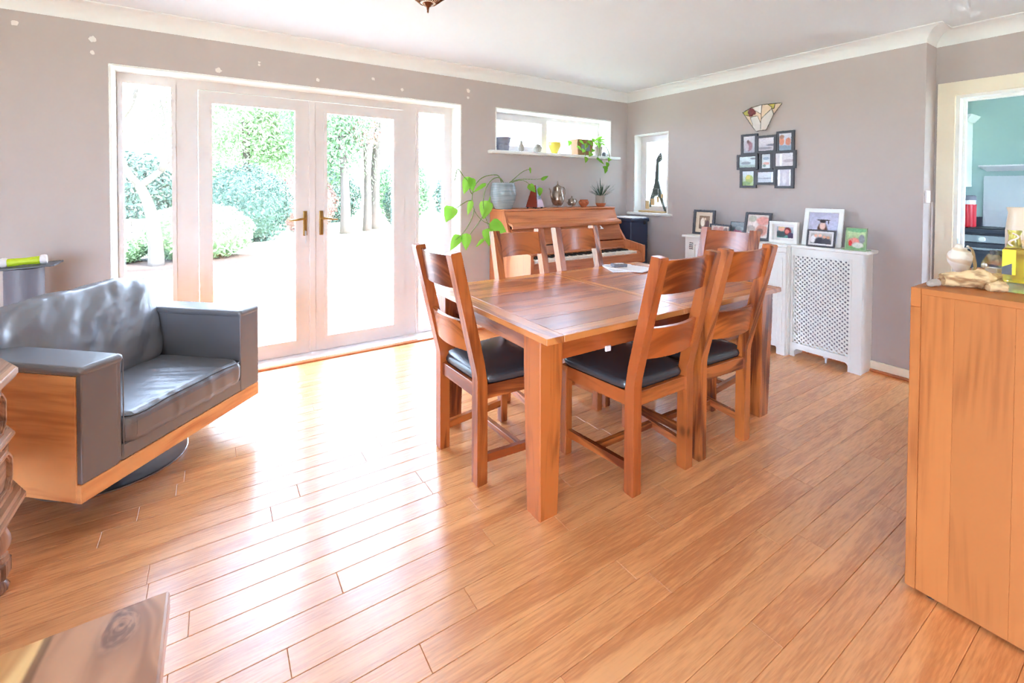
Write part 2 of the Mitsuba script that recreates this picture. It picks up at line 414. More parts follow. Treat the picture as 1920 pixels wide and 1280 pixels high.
def add(name, mesh, mat, parent=None, M=None, grain=None, smooth=False, uv=None, label=None, cat=None, group=None, kind=None):
    key = key_for(f'{parent}__{name}' if parent else name)
    if isinstance(mesh, (list, tuple)):
        mesh = cat_list(mesh)
    if grain is not None:
        if smooth is not False and smooth is not True:
            mesh = trimesh.graph.smooth_shade(mesh, angle=np.radians(smooth), facet_minarea=None); smooth = True
        elif smooth is False:
            mesh = trimesh.graph.smooth_shade(mesh, angle=np.radians(15), facet_minarea=None); smooth = True
        v = np.array(mesh.vertices)
        SEED[0] += 1
        swap = mat == 'm_floor'
        s = SEED[0]
        o = [(1, 2), (0, 2), (0, 1)][grain]
        lo = v.mean(0)
        if uv is None:
            uv = np.stack([np.clip(v[:, grain] - lo[grain], -9, 9) + 20.0 * s + 10.0, 0.83 * (v[:, o[0]] - lo[o[0]]) + 0.62 * (v[:, o[1]] - lo[o[1]]) + (s * 0.37) % 3.0], 1)
        v_uv = uv[:, ::-1] if swap else uv
    else:
        v_uv = uv
    if M is not None:
        mesh = trimesh.Trimesh(trimesh.transform_points(np.array(mesh.vertices), M), mesh.faces, process=False)
    scene[key] = mikit.ply(mesh, mat, smooth=smooth, uv=v_uv)
    describe(key, label, cat, group, kind)
    return key


def cat_list(ms):
    return trimesh.util.concatenate(list(ms))


def wall_panel(x0, x1, z0, z1, holes=()):
    p = sbox(x0, z0, x1, z1)
    for h in holes:
        p = p.difference(sbox(*h))
    return p


# ---------------------------------------------------------------- the room
YB, XR, ZC = 3.67, 3.97, 2.375                              # garden wall, right wall, ceiling
DOOR = (-0.527, 0.0, 1.856, 2.047)                          # openings: x0, z0, x1, z1
HIGH = (2.211, 1.64, 3.715, 2.058)
SLIM = (3.10, 1.04, 3.56, 1.905)                            # y0, z0, y1, z1
TH = 0.30                                                   # wall thickness
XK, YK = 4.17, 1.05                                         # kitchen door wall, and the return that leads to it
KDOOR = (0.12, 0.0, 0.945, 1.935)

base = add('floor', cbox(-3.4, XK + 0.02, -3.2, YB + 0.02, -0.14, -0.006, 0.001), 'm_floor', grain=0, kind='structure', label='orange-brown strand bamboo plank floor, glaring white before the garden doors')
rng = random.Random(4)
rows = [1.0215 + 0.0955 * k for k in range(-9, 28)]
known = {4: -0.11, 5: 0.34, 2: 0.674, 1: 0.484, -1: 1.228}
n_plank = 0
for k, y in zip(range(-9, 28), rows):
    y1 = min(y + 0.0955, YB - 0.012)
    if y1 - y < 0.02:
        continue
    L = 0.96
    x = known.get(k, rng.uniform(0, L)) % L - 2 * L
    while x < XK:
        a, b = max(x, -1.5), min(x + L, XR - 0.016 if y > YK else XK + 0.01)
        if b - a > 0.06 and b > -1.4:
            c, g = 0.0011, 0.0006
            top = [(a + g + c, y + g + c, 0), (b - g - c, y + g + c, 0), (b - g - c, y1 - g - c, 0), (a + g + c, y1 - g - c, 0)]
            mid = [(a + g, y + g, -c), (b - g, y + g, -c), (b - g, y1 - g, -c), (a + g, y1 - g, -c)]
            add('plank', hull(top + mid + [(q[0], q[1], -0.012) for q in mid]), 'm_floor', base, grain=0)
            n_plank += 1
        x += L

hb = wall_panel(-3.4, XR + TH, -0.15, 2.6, [(DOOR[0], -0.01, DOOR[2], DOOR[3]), HIGH])
wb = add('wall_back', extrude(hb, TH, 'y', YB), 'm_wall', kind='structure', label='taupe garden wall with the french doors and the high window')
for (x, z, r) in ((-.922, 2.209, .016), (-.598, 2.179, .018), (-.599, 2.10, .012), (.036, 2.084, .018), (.276, 2.176, .008), (.276, 2.158, .008), (.66, 2.103, .014), (1.073, 2.167, .012), (1.31, 2.111, .012), (1.924, 2.176, .018), (1.924, 2.114, .012)):
    a = np.linspace(0, 2 * np.pi, 14, endpoint=False)
    rr = r * (0.75 + 0.45 * np.array([rng.random() for _ in a]))
    add('filler_patch', extrude(Polygon(np.stack([x + rr * np.cos(a), z + rr * np.sin(a)], 1)), 0.0022, 'y', YB - 0.0012), 'm_filler', wb, label='small white patch of filler left where a curtain rail was')
hr = wall_panel(YK, YB, -0.15, 2.6, [SLIM])
add('wall_right', extrude(hr, XK - XR, 'x', XR), 'm_wall', kind='structure', label='taupe side wall with a slim window, photo frames and white covers')
hk = wall_panel(-3.2, YK, -0.15, 2.6, [(KDOOR[0], -0.16, KDOOR[2], KDOOR[3])])
add('wall_kitchen_door', extrude(hk, 0.12, 'x', XK), 'm_wall', kind='structure', label='set-back taupe wall above the kitchen doorway')
add('wall_outer', extrude(wall_panel(2.75, YB + TH, -0.15, 2.6, [(SLIM[0], SLIM[1], SLIM[2], SLIM[3])]), 0.10, 'x', XK), 'm_wall', kind='structure', label='outer leaf of the side wall around the slim window')
add('wall_left', extrude(wall_panel(-3.2, YB, -0.15, 2.6, [(-2.9, 0.3, -0.3, 2.2)]), 0.2, 'x', -3.4), 'm_wall', kind='structure', label='left wall of the open living area')
add('wall_front', extrude(wall_panel(-3.4, XK, -0.15, 2.6, [(-3.3, 0.2, -1.6, 2.2)]), 0.2, 'y', -3.2), 'm_wall', kind='structure', label='wall behind the viewer with a wide window')
add('ceiling', cbox(-3.4, XK + 0.12, -3.2, YB + TH, ZC, 2.6, 0.001), 'm_ceiling', kind='structure', label='white stippled ceiling')


def window_frame(x0, z0, x1, z1, y, w, d, bars=()):
    """A frame in the plane y: outline less its openings."""
    p = sbox(x0, z0, x1, z1)
    for b in bars:
        p = p.difference(sbox(*b))
    return extrude(p, d, 'y', y)


wl = add('window_left', window_frame(-2.9, .3, -.3, 2.2, -.03, .06, .06, [(-2.84, .36, -1.63, 2.14), (-1.57, .36, -.36, 2.14)]), 'm_upvc', M=at(-3.3, 0, 0, 90), kind='structure', label='white window of the left wall')
wf = add('window_front', window_frame(-3.3, .2, -1.6, 2.2, -3.13, .06, .06, [(-3.24, .26, -2.48, 2.14), (-2.42, .26, -1.66, 2.14)]), 'm_upvc', kind='structure', label='wide white window behind the viewer')

# coving: concave strips along every wall in view
cove = [(0.0, 0.0), (0.0, -0.095)] + [(0.085 - 0.085 * math.cos(t), -0.095 + 0.088 * math.sin(t)) for t in np.linspace(0.12, 1.52, 9)] + [(0.098, -0.007), (0.098, 0.0)]


def coving(a, b, inward, ma, mb):
    """From a to b along a wall; inward is the direction into the room, ma and mb the shift along the wall per metre out (mitres)."""
    a, b, q = np.array([*a, 0.0]), np.array([*b, 0.0]), np.array([*inward, 0.0])
    t = (b - a) / np.linalg.norm(b - a)
    v = [a + q * c[0] + t * ma * c[0] + [0, 0, ZC + c[1]] for c in cove] + [b + q * c[0] + t * mb * c[0] + [0, 0, ZC + c[1]] for c in cove]
    n = len(cove)
    f = [(i, (i + 1) % n, n + (i + 1) % n, n + i) for i in range(n)]
    tri = [x for c in f for x in ((c[0], c[1], c[2]), (c[0], c[2], c[3]))] + [(0, i + 1, i) for i in range(1, n - 1)] + [(n, n + i, n + i + 1) for i in range(1, n - 1)]
    m = trimesh.Trimesh(np.array(v), tri, process=False)
    m.fix_normals()
    return m


for i, (a, b, q, ma, mb) in enumerate((((-3.2, YB), (XR, YB), (0, -1), 0, -1), ((XR, YB), (XR, YK), (-1, 0), 1, 1), ((XR, YK), (XK, YK), (0, -1), -1, -1), ((XK, YK), (XK, -3.0), (-1, 0), 1, 0))):
    add(f'trim_{i + 1}', coving(a, b, q, ma, mb), 'm_cove', smooth=35, kind='structure', label='white concave ceiling coving')

bb = add('baseboard_right', cbox(XR - 0.016, XR, YK, YB, 0.018, 0.075, 0.004), 'm_cream', kind='structure', label='low cream skirting board of the side wall')
add('bead', cbox(XR - 0.03, XR, YK, YB, 0.0, 0.018, 0.007), 'm_sapele', bb, grain=1, label='brown floor bead')
b2 = add('baseboard_back', cbox(DOOR[2] + 0.02, XR - 0.02, YB - 0.016, YB, 0.018, 0.075, 0.004), 'm_cream', kind='structure', label='low cream skirting board of the garden wall')
add('bead', cbox(DOOR[2] + 0.02, XR - 0.03, YB - 0.03, YB, 0.0, 0.018, 0.007), 'm_sapele', b2, grain=0, label='brown floor bead')
add('baseboard_left', cbox(-3.2, DOOR[0] - 0.02, YB - 0.016, YB, 0.0, 0.075, 0.004), 'm_cream', kind='structure', label='low cream skirting board left of the garden doors')

# ---------------------------------------------------------------- french doors and side lights
YF = 3.85
w1 = add('window_1', window_frame(DOOR[0], 0.0, DOOR[2], DOOR[3] - 0.01, YF, 0, 0.07, [(-0.497, .03, -.221, 1.98), (-.086, .012, 1.39, 1.975), (1.511, .03, 1.778, 1.987)]), 'm_upvc', kind='structure', label='white plastic frame with two tall side lights around the garden doors')
for (a, b) in ((-0.497, -.221), (1.511, 1.778)):
    add('pane', cbox(a, b, YF + 0.03, YF + 0.034, .03, 1.985, .0005), 'm_pane', w1)
    gl = extrude(sbox(a - .012, .018, b + .012, 1.995).difference(sbox(a + .012, .042, b - .012, 1.97)), .022, 'y', YF - .012)
    add('glazing_bead', gl, 'm_upvc', w1)
t = 0.012
add('reveal', cat_list([cbox(DOOR[0] - .001, DOOR[0] + t, YB - .002, YF, 0, DOOR[3], .002), cbox(DOOR[2] - t, DOOR[2] + .001, YB - .002, YF, 0, DOOR[3], .002), cbox(DOOR[0], DOOR[2], YB - .002, YF, DOOR[3] - t, DOOR[3] + .001, .002)]), 'm_white', w1, label='white reveal')
add('sill', cbox(DOOR[0], DOOR[2], YB + .012, YF + .03, -.02, .008, .004), 'm_upvc', w1, label='white threshold')
add('threshold_strip', cbox(DOOR[0], DOOR[2], YB - .03, YB + .014, -.002, .014, .005), 'm_sapele', w1, grain=0, label='brown floor strip')


def leaf_door(name, x0, x1, gx0, gx1, label):
    z0, z1 = 0.02, 1.968
    k = add(name, extrude(sbox(x0, z0, x1, z1).difference(sbox(gx0, .115, gx1, 1.895)), .06, 'y', YF - .02), 'm_upvc', kind='structure', label=label)
    bead = extrude(sbox(gx0 - .014, .101, gx1 + .014, 1.909).difference(sbox(gx0 + .01, .125, gx1 - .01, 1.885)), .012, 'y', YF - .028)
    add('glazing_bead', bead, 'm_upvc', k)
    add('pane', cbox(gx0, gx1, YF + .012, YF + .016, .115, 1.895, .0005), 'm_pane', k)
    return k


d1 = leaf_door('door_1', -.083, .640, -.014, .535, 'left white garden door leaf, key hanging in its brass lock')
d2 = leaf_door('door_2', .648, 1.386, .745, 1.302, 'right white garden door leaf with brass lever handle')
add('cover_strip', cbox(.622, .668, YF - .032, YF - .02, .02, 1.968, .004), 'm_upvc', d2, label='white cover strip between the leaves')
for d, x, s in ((d1, .592, -1), (d2, .709, 1)):
    hp = add('handle_plate', rbox(x - .014, x + .014, YF - .034, YF - .02, .928, 1.12, .006), 'm_brass', d, smooth=40, label='brass lock plate')
    add('lever', cat_list([tube([(x, YF - .03, 1.06), (x, YF - .07, 1.06)], .009), tube(spline([(x, YF - .07, 1.06), (x + s * .03, YF - .074, 1.06), (x + s * .075, YF - .072, 1.053), (x + s * .115, YF - .066, 1.05)], 10), [.01, .009, .008, .008, .0075, .0075, .007, .007, .0065, .005])]), 'm_brass', hp, smooth=50)
    add('cylinder', lathe([(0, 0), (.009, 0), (.009, .008), (0, .008)], 14), 'm_brass', hp, M=at(x, YF - .034, .965, rx=90), smooth=40)
add('key', cat_list([cbox(.588, .596, YF - .055, YF - .034, .963, .968, .001), cbox(.586, .598, YF - .058, YF - .055, .93, .966, .002), tube([(.592, YF - .057, .93), (.595, YF - .057, .90), (.588, YF - .057, .872)], .0025, 6)]), 'm_steel', d1, label='key with a dangling ring')

# ---------------------------------------------------------------- high window and slim window
w2 = add('window_2', window_frame(HIGH[0], HIGH[1], HIGH[2], HIGH[3], YF, 0, .06, [(HIGH[0] + .05, HIGH[1] + .05, 2.905, HIGH[3] - .045), (2.955, HIGH[1] + .04, HIGH[2] - .04, HIGH[3] - .045)]), 'm_upvc', kind='structure', label='wide low white window high above the piano')
sash = sbox(HIGH[0] + .04, HIGH[1] + .04, 2.915, HIGH[3] - .035).difference(sbox(HIGH[0] + .085, HIGH[1] + .085, 2.872, HIGH[3] - .085))
add('sash', extrude(sash, .05, 'y', YF - .018), 'm_upvc', w2)
add('pane', cbox(HIGH[0] + .08, 2.88, YF + .012, YF + .016, HIGH[1] + .08, HIGH[3] - .08, .0005), 'm_pane', w2)
add('pane', cbox(2.95, HIGH[2] - .035, YF + .022, YF + .026, HIGH[1] + .035, HIGH[3] - .04, .0005), 'm_pane', w2)
add('reveal', cat_list([cbox(HIGH[0] - .001, HIGH[0] + t, YB - .002, YF, HIGH[1], HIGH[3], .002), cbox(HIGH[2] - t, HIGH[2] + .001, YB - .002, YF, HIGH[1], HIGH[3], .002), cbox(HIGH[0], HIGH[2], YB - .002, YF, HIGH[3] - t, HIGH[3] + .001, .002)]), 'm_white', w2, label='white reveal')
add('sill', rbox(2.13, 3.80, YB - .07, YF + .01, 1.625, 1.655, .008), 'm_white', w2, smooth=40, label='white window board')
XS = 4.075
p = sbox(*SLIM).difference(sbox(SLIM[0] + .085, SLIM[1] + .07, SLIM[2] - .085, SLIM[3] - .075))
w3 = add('window_3', extrude(p, .06, 'x', XS), 'm_upvc', kind='structure', label='slim white window in the corner of the side wall')
add('pane', cbox(XS + .03, XS + .034, SLIM[0] + .08, SLIM[2] - .08, SLIM[1] + .06, SLIM[3] - .07, .0005), 'm_pane', w3)
add('glazing_bead', extrude(sbox(SLIM[0] + .07, SLIM[1] + .055, SLIM[2] - .07, SLIM[3] - .06).difference(sbox(SLIM[0] + .092, SLIM[1] + .077, SLIM[2] - .092, SLIM[3] - .082)), .012, 'x', XS - .01), 'm_upvc', w3)
add('reveal', cat_list([cbox(XR - .002, XS, SLIM[0] - .001, SLIM[0] + t, SLIM[1], SLIM[3], .002), cbox(XR - .002, XS, SLIM[2] - t, SLIM[2] + .001, SLIM[1], SLIM[3], .002), cbox(XR - .002, XS, SLIM[0], SLIM[2], SLIM[3] - t, SLIM[3] + .001, .002)]), 'm_white', w3, label='white reveal')
add('sill', rbox(XR - .05, XS + .01, SLIM[0] - .06, SLIM[2] + .06, 1.018, 1.045, .008), 'm_white', w3, smooth=40, label='white window board')

# ---------------------------------------------------------------- kitchen doorway and kitchen
d3 = add('door_3', extrude(sbox(KDOOR[0] - .09, 0, KDOOR[2] + .09, KDOOR[3] + .09).difference(sbox(KDOOR[0], -.01, KDOOR[2], KDOOR[3])), .018, 'x', XK - .018), 'm_cream', kind='structure', label='cream architrave and lining of the kitchen doorway')
add('bead', extrude(sbox(KDOOR[0] - .035, 0, KDOOR[2] + .035, KDOOR[3] + .035).difference(sbox(KDOOR[0], -.01, KDOOR[2], KDOOR[3])), .01, 'x', XK - .027), 'm_cream', d3)
add('lining', extrude(sbox(KDOOR[0] - .005, 0, KDOOR[2] + .005, KDOOR[3] + .005).difference(sbox(KDOOR[0] + .02, -.01, KDOOR[2] - .02, KDOOR[3] - .02)), .13, 'x', XK - .005), 'm_white', d3)
add('stop', extrude(sbox(KDOOR[0] + .01, 0, KDOOR[2] - .01, KDOOR[3] - .01).difference(sbox(KDOOR[0] + .034, -.01, KDOOR[2] - .034, KDOOR[3] - .034)), .035, 'x', XK + .07), 'm_white', d3)
add('strike_plate', cbox(XK - .004, XK + .03, KDOOR[2] - .022, KDOOR[2] - .0195, .90, .98, .001), 'm_steel', d3, label='steel strike plate')

XKB, YKL, YKR = 7.75, 2.65, -1.6
kf = add('floor_kitchen', cbox(XK + .02, XKB, YKR, YKL, -.14, -.002, .001), 'm_kfloor', kind='structure', label='pale grey kitchen floor')
add('ceiling_kitchen', cbox(XK + .12, XKB, YKR, YKL, 2.40, 2.6, .001), 'm_white', kind='structure', label='white kitchen ceiling')
add('wall_kitchen_back', cbox(XKB, XKB + .1, YKR, YKL, -.15, 2.6, .001), 'm_mint', kind='structure', label='mint green kitchen wall behind the worktop')
add('wall_kitchen_left', cbox(XK + .12, XKB, YKL, YKL + .1, -.15, 2.6, .001), 'm_mint', kind='structure', label='mint green kitchen wall')
add('wall_kitchen_right', extrude(wall_panel(XK + .12, XKB + .1, -.15, 2.6, [(4.9, 1.0, 7.0, 2.1)]), .1, 'y', YKR - .1), 'm_mint', kind='structure', label='kitchen wall with the kitchen window')
add('window_kitchen', window_frame(4.9, 1.0, 7.0, 2.1, YKR - .07, 0, .05, [(4.96, 1.06, 5.92, 2.04), (5.98, 1.06, 6.94, 2.04)]), 'm_upvc', kind='structure', label='white kitchen window')

# ---------------------------------------------------------------- dining table
TX0, TX1, TY0, TY1, TZ = 1.03, 2.72, 1.335, 2.405, 0.742
tb = thing('dining_table', 'long orange-brown acacia extending dining table with chunky tapered legs', 'table')
EDGE = 0.085
pieces = []
xm0, xm1 = 1.835, 1.905                                     # the two narrow rails beside the joint
for (a, b) in ((TX0, TX0 + EDGE), (xm0, 1.868), (1.872, xm1), (TX1 - EDGE, TX1)):
    add('cross_board', cbox(a + .0004, b - .0004, TY0, TY1, TZ - .026, TZ, .0015), 'm_borderwood', tb, grain=1)
for (a, b) in ((TX0 + EDGE, xm0), (xm1, TX1 - EDGE)):
    ys = [TY0, TY0 + .075, TY0 + .075 + .153, TY0 + .381, TY0 + .534, TY0 + .687, TY0 + .84, TY1 - .075, TY1]
    for y0, y1 in zip(ys[:-1], ys[1:]):
        add('top_board', cbox(a + .0004, b - .0004, y0 + .0003, y1 - .0003, TZ - .026, TZ, .0012), 'm_tabletop' if TY0 + .01 < y0 and y1 < TY1 - .01 else 'm_borderwood', tb, grain=0)
for (x0, x1, y0, y1, g) in ((TX0 + .1, TX1 - .1, TY0 + .075, TY0 + .097, 0), (TX0 + .1, TX1 - .1, TY1 - .097, TY1 - .075, 0), (TX0 + .075, TX0 + .097, TY0 + .1, TY1 - .1, 1), (TX1 - .097, TX1 - .075, TY0 + .1, TY1 - .1, 1)):
    add('apron', cbox(x0, x1, y0, y1, TZ - .125, TZ - .026, .002), 'm_acacia', tb, grain=g)
add('catch', cbox(1.40, 1.43, TY0 + .066, TY0 + .075, TZ - .138, TZ - .115, .002), 'm_offwhite', tb, label='small pale catch under the apron')


def table_leg(cx, cy):
    t, b = .057, .045
    pts = [(cx + sx * (r - e), cy + sy * (r - f), z) for (r, z) in ((b, 0.0), (t, TZ - .14), (t, TZ - .026)) for sx in (-1, 1) for sy in (-1, 1) for (e, f) in ((0.004, 0), (0, 0.004))]
    return hull(pts)


for (cx, cy) in ((1.1, 1.45), (2.645, 1.43), (1.1, 2.30), (2.645, 2.30)):
    add('leg', table_leg(cx, cy), 'm_acacia', tb, grain=2)


# ---------------------------------------------------------------- dining chairs
def rail_mesh(z0, z1, half, th=0.02, sag=0.028, n=12):
    """A bowed back rail that follows the rake of the posts."""
    def yc(z):
        return 0.022 - 0.118 * max(0.0, (z - 0.46)) / 0.57
    xs = np.linspace(-half, half, n + 1)
    v, f = [], []
    for x in xs:
        off = -sag * (1 - (x / half) ** 2)
        for (z, d) in ((z0, 0), (z0, th), (z1, th), (z1, 0)):
            v.append((x, yc(z) + off + d - th / 2, z))
    for i in range(n):
        for k in range(4):
            a, b = i * 4 + k, i * 4 + (k + 1) % 4
            f += [(a, a + 4, b), (b, a + 4, b + 4)]
    f += [(0, 1, 2), (0, 2, 3), (n * 4, n * 4 + 2, n * 4 + 1), (n * 4, n * 4 + 3, n * 4 + 2)]
    m = trimesh.Trimesh(np.array(v), f, process=False)
    m.fix_normals()
    return m


def seat_mesh():
    n, m = 40, 10
    rows_ = []
    a = np.linspace(0, 2 * np.pi, n, endpoint=False)
    c, s = np.cos(a), np.sin(a)
    ux, uy = np.sign(c) * np.abs(c) ** 0.28, np.sign(s) * np.abs(s) ** 0.28
    prof = [(0.0, .437), (.97, .437), (1.0, .447), (1.005, .458), (.985, .470), (.94, .479), (.8, .488), (.6, .495), (.35, .499), (0.0, .500)]
    v = []
    for r, z in prof:
        y = .238 + .214 * uy * r
        w = .196 + (.240 - .196) * (y - .02) / .43
        v.append(np.stack([ux * r * w, y, np.full(n, z)], 1))
    v = np.vstack(v)
    f = []
    for i in range(len(prof) - 1):
        for k in range(n):
            p, q = i * n + k, i * n + (k + 1) % n
            f += [(p, q, p + n), (q, q + n, p + n)]
    mesh = trimesh.Trimesh(v, f, process=True)
    mesh.update_faces(mesh.nondegenerate_faces())
    # nick the rear corners round the posts
    vv = np.array(mesh.vertices)
    k = (np.abs(vv[:, 0]) > .15) & (vv[:, 1] < .055)
    vv[k, 1] = np.maximum(vv[k, 1], .055)
    return trimesh.Trimesh(vv, mesh.faces, process=False)


post_poly = Polygon([(0.004, 0), (.048, 0), (.052, .006), (.052, .44), (.036, .54), (-.082, 1.032), (-.128, 1.028), (-.131, 1.02), (-.004, .50), (0, .47), (0, .006)])


def make_chair(label, M):
    t = thing('dining_chair', label, 'chair', 'acacia chairs around the dining table')
    for s in (-1, 1):
        x0 = s * .2 if s < 0 else .2 - .047
        add('post', extrude(post_poly, .047, 'x', x0), 'm_acacia', t, M=M, grain=2)
    for s in (-1, 1):
        x0 = s * .238 if s < 0 else .238 - .043
        add('leg', cbox(x0, x0 + .043, .395, .438, 0, .437, .004), 'm_acacia', t, M=M, grain=2)
    add('top_rail', rail_mesh(.868, 1.012, .157), 'm_acacia', t, M=M, grain=0, smooth=40)
    add('lower_rail', rail_mesh(.585, .722, .157), 'm_acacia', t, M=M, grain=0, smooth=40)
    add('seat_rail', cbox(-.2, .2, .404, .426, .375, .436, .002), 'm_acacia', t, M=M, grain=0)
    add('seat_rail', cbox(-.156, .156, .012, .034, .375, .436, .002), 'm_acacia', t, M=M, grain=0)
    for s in (-1, 1):
        q = Polygon([(s * .172, .05), (s * .194, .05), (s * .228, .398), (s * .206, .398)])
        add('seat_rail', extrude(q, .061, 'z', .375), 'm_acacia', t, M=M, grain=1)
        q = Polygon([(s * .166, .05), (s * .188, .05), (s * .226, .398), (s * .204, .398)])
        add('stretcher', extrude(q, .036, 'z', .088), 'm_acacia', t, M=M, grain=1)
    add('stretcher', cbox(-.196, .196, .222, .25, .092, .120, .002), 'm_acacia', t, M=M, grain=0)
    add('seat', seat_mesh(), 'm_seat', t, M=M, smooth=50, label='black leather seat pad')
    return t


for lab, x, y, rz in (
        ('acacia dining chair with black seat at the table end by the garden doors', .942, 1.918, -87.6),
        ('acacia dining chair with black seat on the near side, beside the front table leg', 1.667, 1.304, 0),
        ('acacia dining chair with black seat on the near side, next to the white covers', 2.130, 1.300, -2.5),
        ('acacia dining chair tucked in across the table, under the trailing plant', 1.665, 2.372, 181),
        ('acacia dining chair tucked in across the table, before the piano keys', 2.172, 2.388, 181),
        ('acacia dining chair at the far table end before the framed photographs', 2.866, 1.806, 90)):
    SEED[0] += 2
    make_chair(lab, at(x, y, 0, rz))

# ---------------------------------------------------------------- swivel armchair
AW, AD, AZ0, AZ1 = .913, .80, .15, .645
AM = at(-.407, 2.214, 0, 48.0)
ac = thing('swivel_armchair', 'wide dark leather swivel armchair in a cherry wood shell before the garden doors', 'armchair')
for x0 in (0.0, AW - .018):
    add('side_panel', cat_list([cbox(x0, x0 + .018, .021, AD, AZ0, .612, .002), cbox(x0, x0 + .018, .0, .021, AZ0, .218, .002)]), 'm_cherry', ac, M=AM, grain=1, label='cherry wood side panel')
add('front_strip', cbox(.004, AW - .004, 0, .02, AZ0, .218, .002), 'm_cherry', ac, M=AM, grain=0, label='cherry wood front strip')
add('back_panel', cbox(.018, AW - .018, AD - .018, AD, AZ0, .612, .002), 'm_cherry', ac, M=AM, grain=0, label='cherry wood back panel')
add('underframe', cbox(.018, AW - .018, .02, AD - .018, AZ0 + .005, .218, .002), 'm_charcoal', ac, M=AM)


def soft_box(x0, x1, y0, y1, z0, z1, r, puff=0.0, amp=0.0, seed=0, step=.03):
    m = rbox(x0, x1, y0, y1, z0, z1, r, 4)
    m = trimesh.Trimesh(*trimesh.remesh.subdivide_to_size(m.vertices, m.faces, step, max_iter=8), process=True)
    v = np.array(m.vertices)
    c = np.array([(x0 + x1) / 2, (y0 + y1) / 2, (z0 + z1) / 2]); h = np.array([x1 - x0, y1 - y0, z1 - z0]) / 2
    q = np.clip((v - c) / h, -1, 1)
    n = m.vertex_normals
    k = (1 - q ** 2)
    bulge = puff * np.where(np.abs(n) > .7, 1, .3).max(1) * np.sqrt(np.clip(k[:, [0, 1, 2]].sum(1) / 2, 0, 1))
    v = v + n * (bulge + amp * (meshkit.fbm(v * 7.0 + seed, 3, seed) - .5))[:, None]
    return trimesh.Trimesh(v, m.faces, process=False)


add('arm', soft_box(.0185, .156, -.001, AD - .02, .219, AZ1 - .005, .016), 'm_leather', ac, M=AM, smooth=True)
add('arm_cap', soft_box(-.002, .157, -.003, AD - .02, .613, AZ1, .013, .004), 'm_leather', ac, M=AM, smooth=True)
add('arm', soft_box(AW - .135, AW - .0185, -.002, AD - .02, .219, AZ1 - .005, .016), 'm_leather', ac, M=AM, smooth=True)
add('arm_cap', soft_box(AW - .136, AW + .002, -.003, AD - .02, .613, AZ1, .013, .004), 'm_leather', ac, M=AM, smooth=True)
for x in (.154,):
    add('piping', tube(spline([(x + .001, -.002, .24), (x + .001, -.002, .5), (x + .001, -.002, .625)], 8), .0022, 6), 'm_leather', ac, M=AM, smooth=True)
add('seat_base', cbox(.15, AW - .13, .0, AD - .02, .219, .285, .006), 'm_leather', ac, M=AM)
for x0 in (.0015, AW - .135):
    add('arm_front', soft_box(x0, x0 + .1335, -.003, .0205, .219, AZ1 - .008, .006), 'm_leather', ac, M=AM, smooth=True)
add('back', soft_box(.15, AW - .13, AD - .16, AD - .02, .28, AZ1 - .01, .02), 'm_leather', ac, M=AM, smooth=True)


def wrinkle(m, fn):
    v = np.array(m.vertices); n = np.array(m.vertex_normals)
    return trimesh.Trimesh(v + n * fn(v)[:, None], m.faces, process=False)


sc_ = soft_box(.160, .775, -.012, .60, .272, .392, .035, .012, 0.004, 3, .016)


def seat_creases(v):
    w = meshkit.fbm(np.stack([v[:, 0] * 26 + v[:, 1] * 8, v[:, 1] * 3.0, v[:, 2] * 2], 1), 3, 2) - .5
    top = np.clip((v[:, 2] - .37) / .02, 0, 1)
    front = np.clip((.05 - v[:, 1]) / .05, 0, 1)
    return .007 * w * top + .004 * front * (meshkit.noise(np.stack([v[:, 0] * 34, v[:, 2] * 6, v[:, 1]], 1), 4) - .5)


sk = add('seat_cushion', wrinkle(sc_, seat_creases), 'm_leather', ac, M=AM, smooth=True)
add('piping', tube(spline([(.168, .3, .388), (.166, .04, .388), (.180, -.012, .388), (.3, -.021, .392), (.47, -.024, .394), (.64, -.021, .392), (.756, -.012, .388), (.770, .04, .388), (.769, .3, .388)], 40), .0032, 6), 'm_piping', sk, M=AM, smooth=True)

# the slumped back cushion
bc = pillow(.69, .25, .47, .42, .36, 64, 44)
bc = trimesh.Trimesh(*trimesh.remesh.subdivide_to_size(bc.vertices, bc.faces, .02, max_iter=6), process=True)


def back_folds(v):
    a = meshkit.fbm(np.stack([v[:, 0] * 7 + 2.2 * v[:, 2], v[:, 1] * 4, v[:, 2] * 9 - 9 * v[:, 0]], 1), 3, 6) - .5
    b = np.abs(meshkit.noise(np.stack([v[:, 0] * 15, v[:, 1] * 5, v[:, 2] * 6 + 3], 1), 8) - .5)
    return .030 * a + .016 * (.25 - b) * np.clip((v[:, 2] + .02) / .2, 0, 1)


bc = wrinkle(bc, back_folds)
BM = AM @ at(.455, .575, .575, 3, -14, -2)
bk = add('back_cushion', bc, 'm_leather', ac, M=BM, smooth=True)
seam = []
for t_ in np.linspace(-.205, .205, 40):
    seam.append((t_ * 1.45, -.055 - .03 * math.sqrt(max(0, 1 - (t_ / .215) ** 2)), .208 - .03 * (t_ / .2) ** 4 + .006 * math.sin(t_ * 40)))
add('seam', tube(seam, .003, 6), 'm_piping', bk, M=BM, smooth=True)
DC = (-.40, 2.82)
add('pedestal', lathe([(0, .012), (.035, .012), (.035, AZ0 + .004), (0, AZ0 + .004)], 24), 'm_chrome', ac, M=at(*DC, 0), smooth=40, label='chrome swivel column')
add('base_disc', lathe([(0, 0), (.283, 0), (.287, .003), (.287, .008), (.282, .012), (0, .016)], 64), 'm_chrome', ac, M=at(*DC, 0), smooth=40, label='polished round floor disc')

# ---------------------------------------------------------------- carved sideboard at the left edge
sb = thing('carved_sideboard', 'dark carved oak sideboard on turned legs at the left edge, beside the armchair', 'sideboard')


def plan(o):
    return Polygon([(-1.02, .95), (-.552 + o, .95), (-.552 + o, 2.085 + .4 * o), (-.662 + o * .5, 2.30 + o), (-1.02, 2.30 + o)])


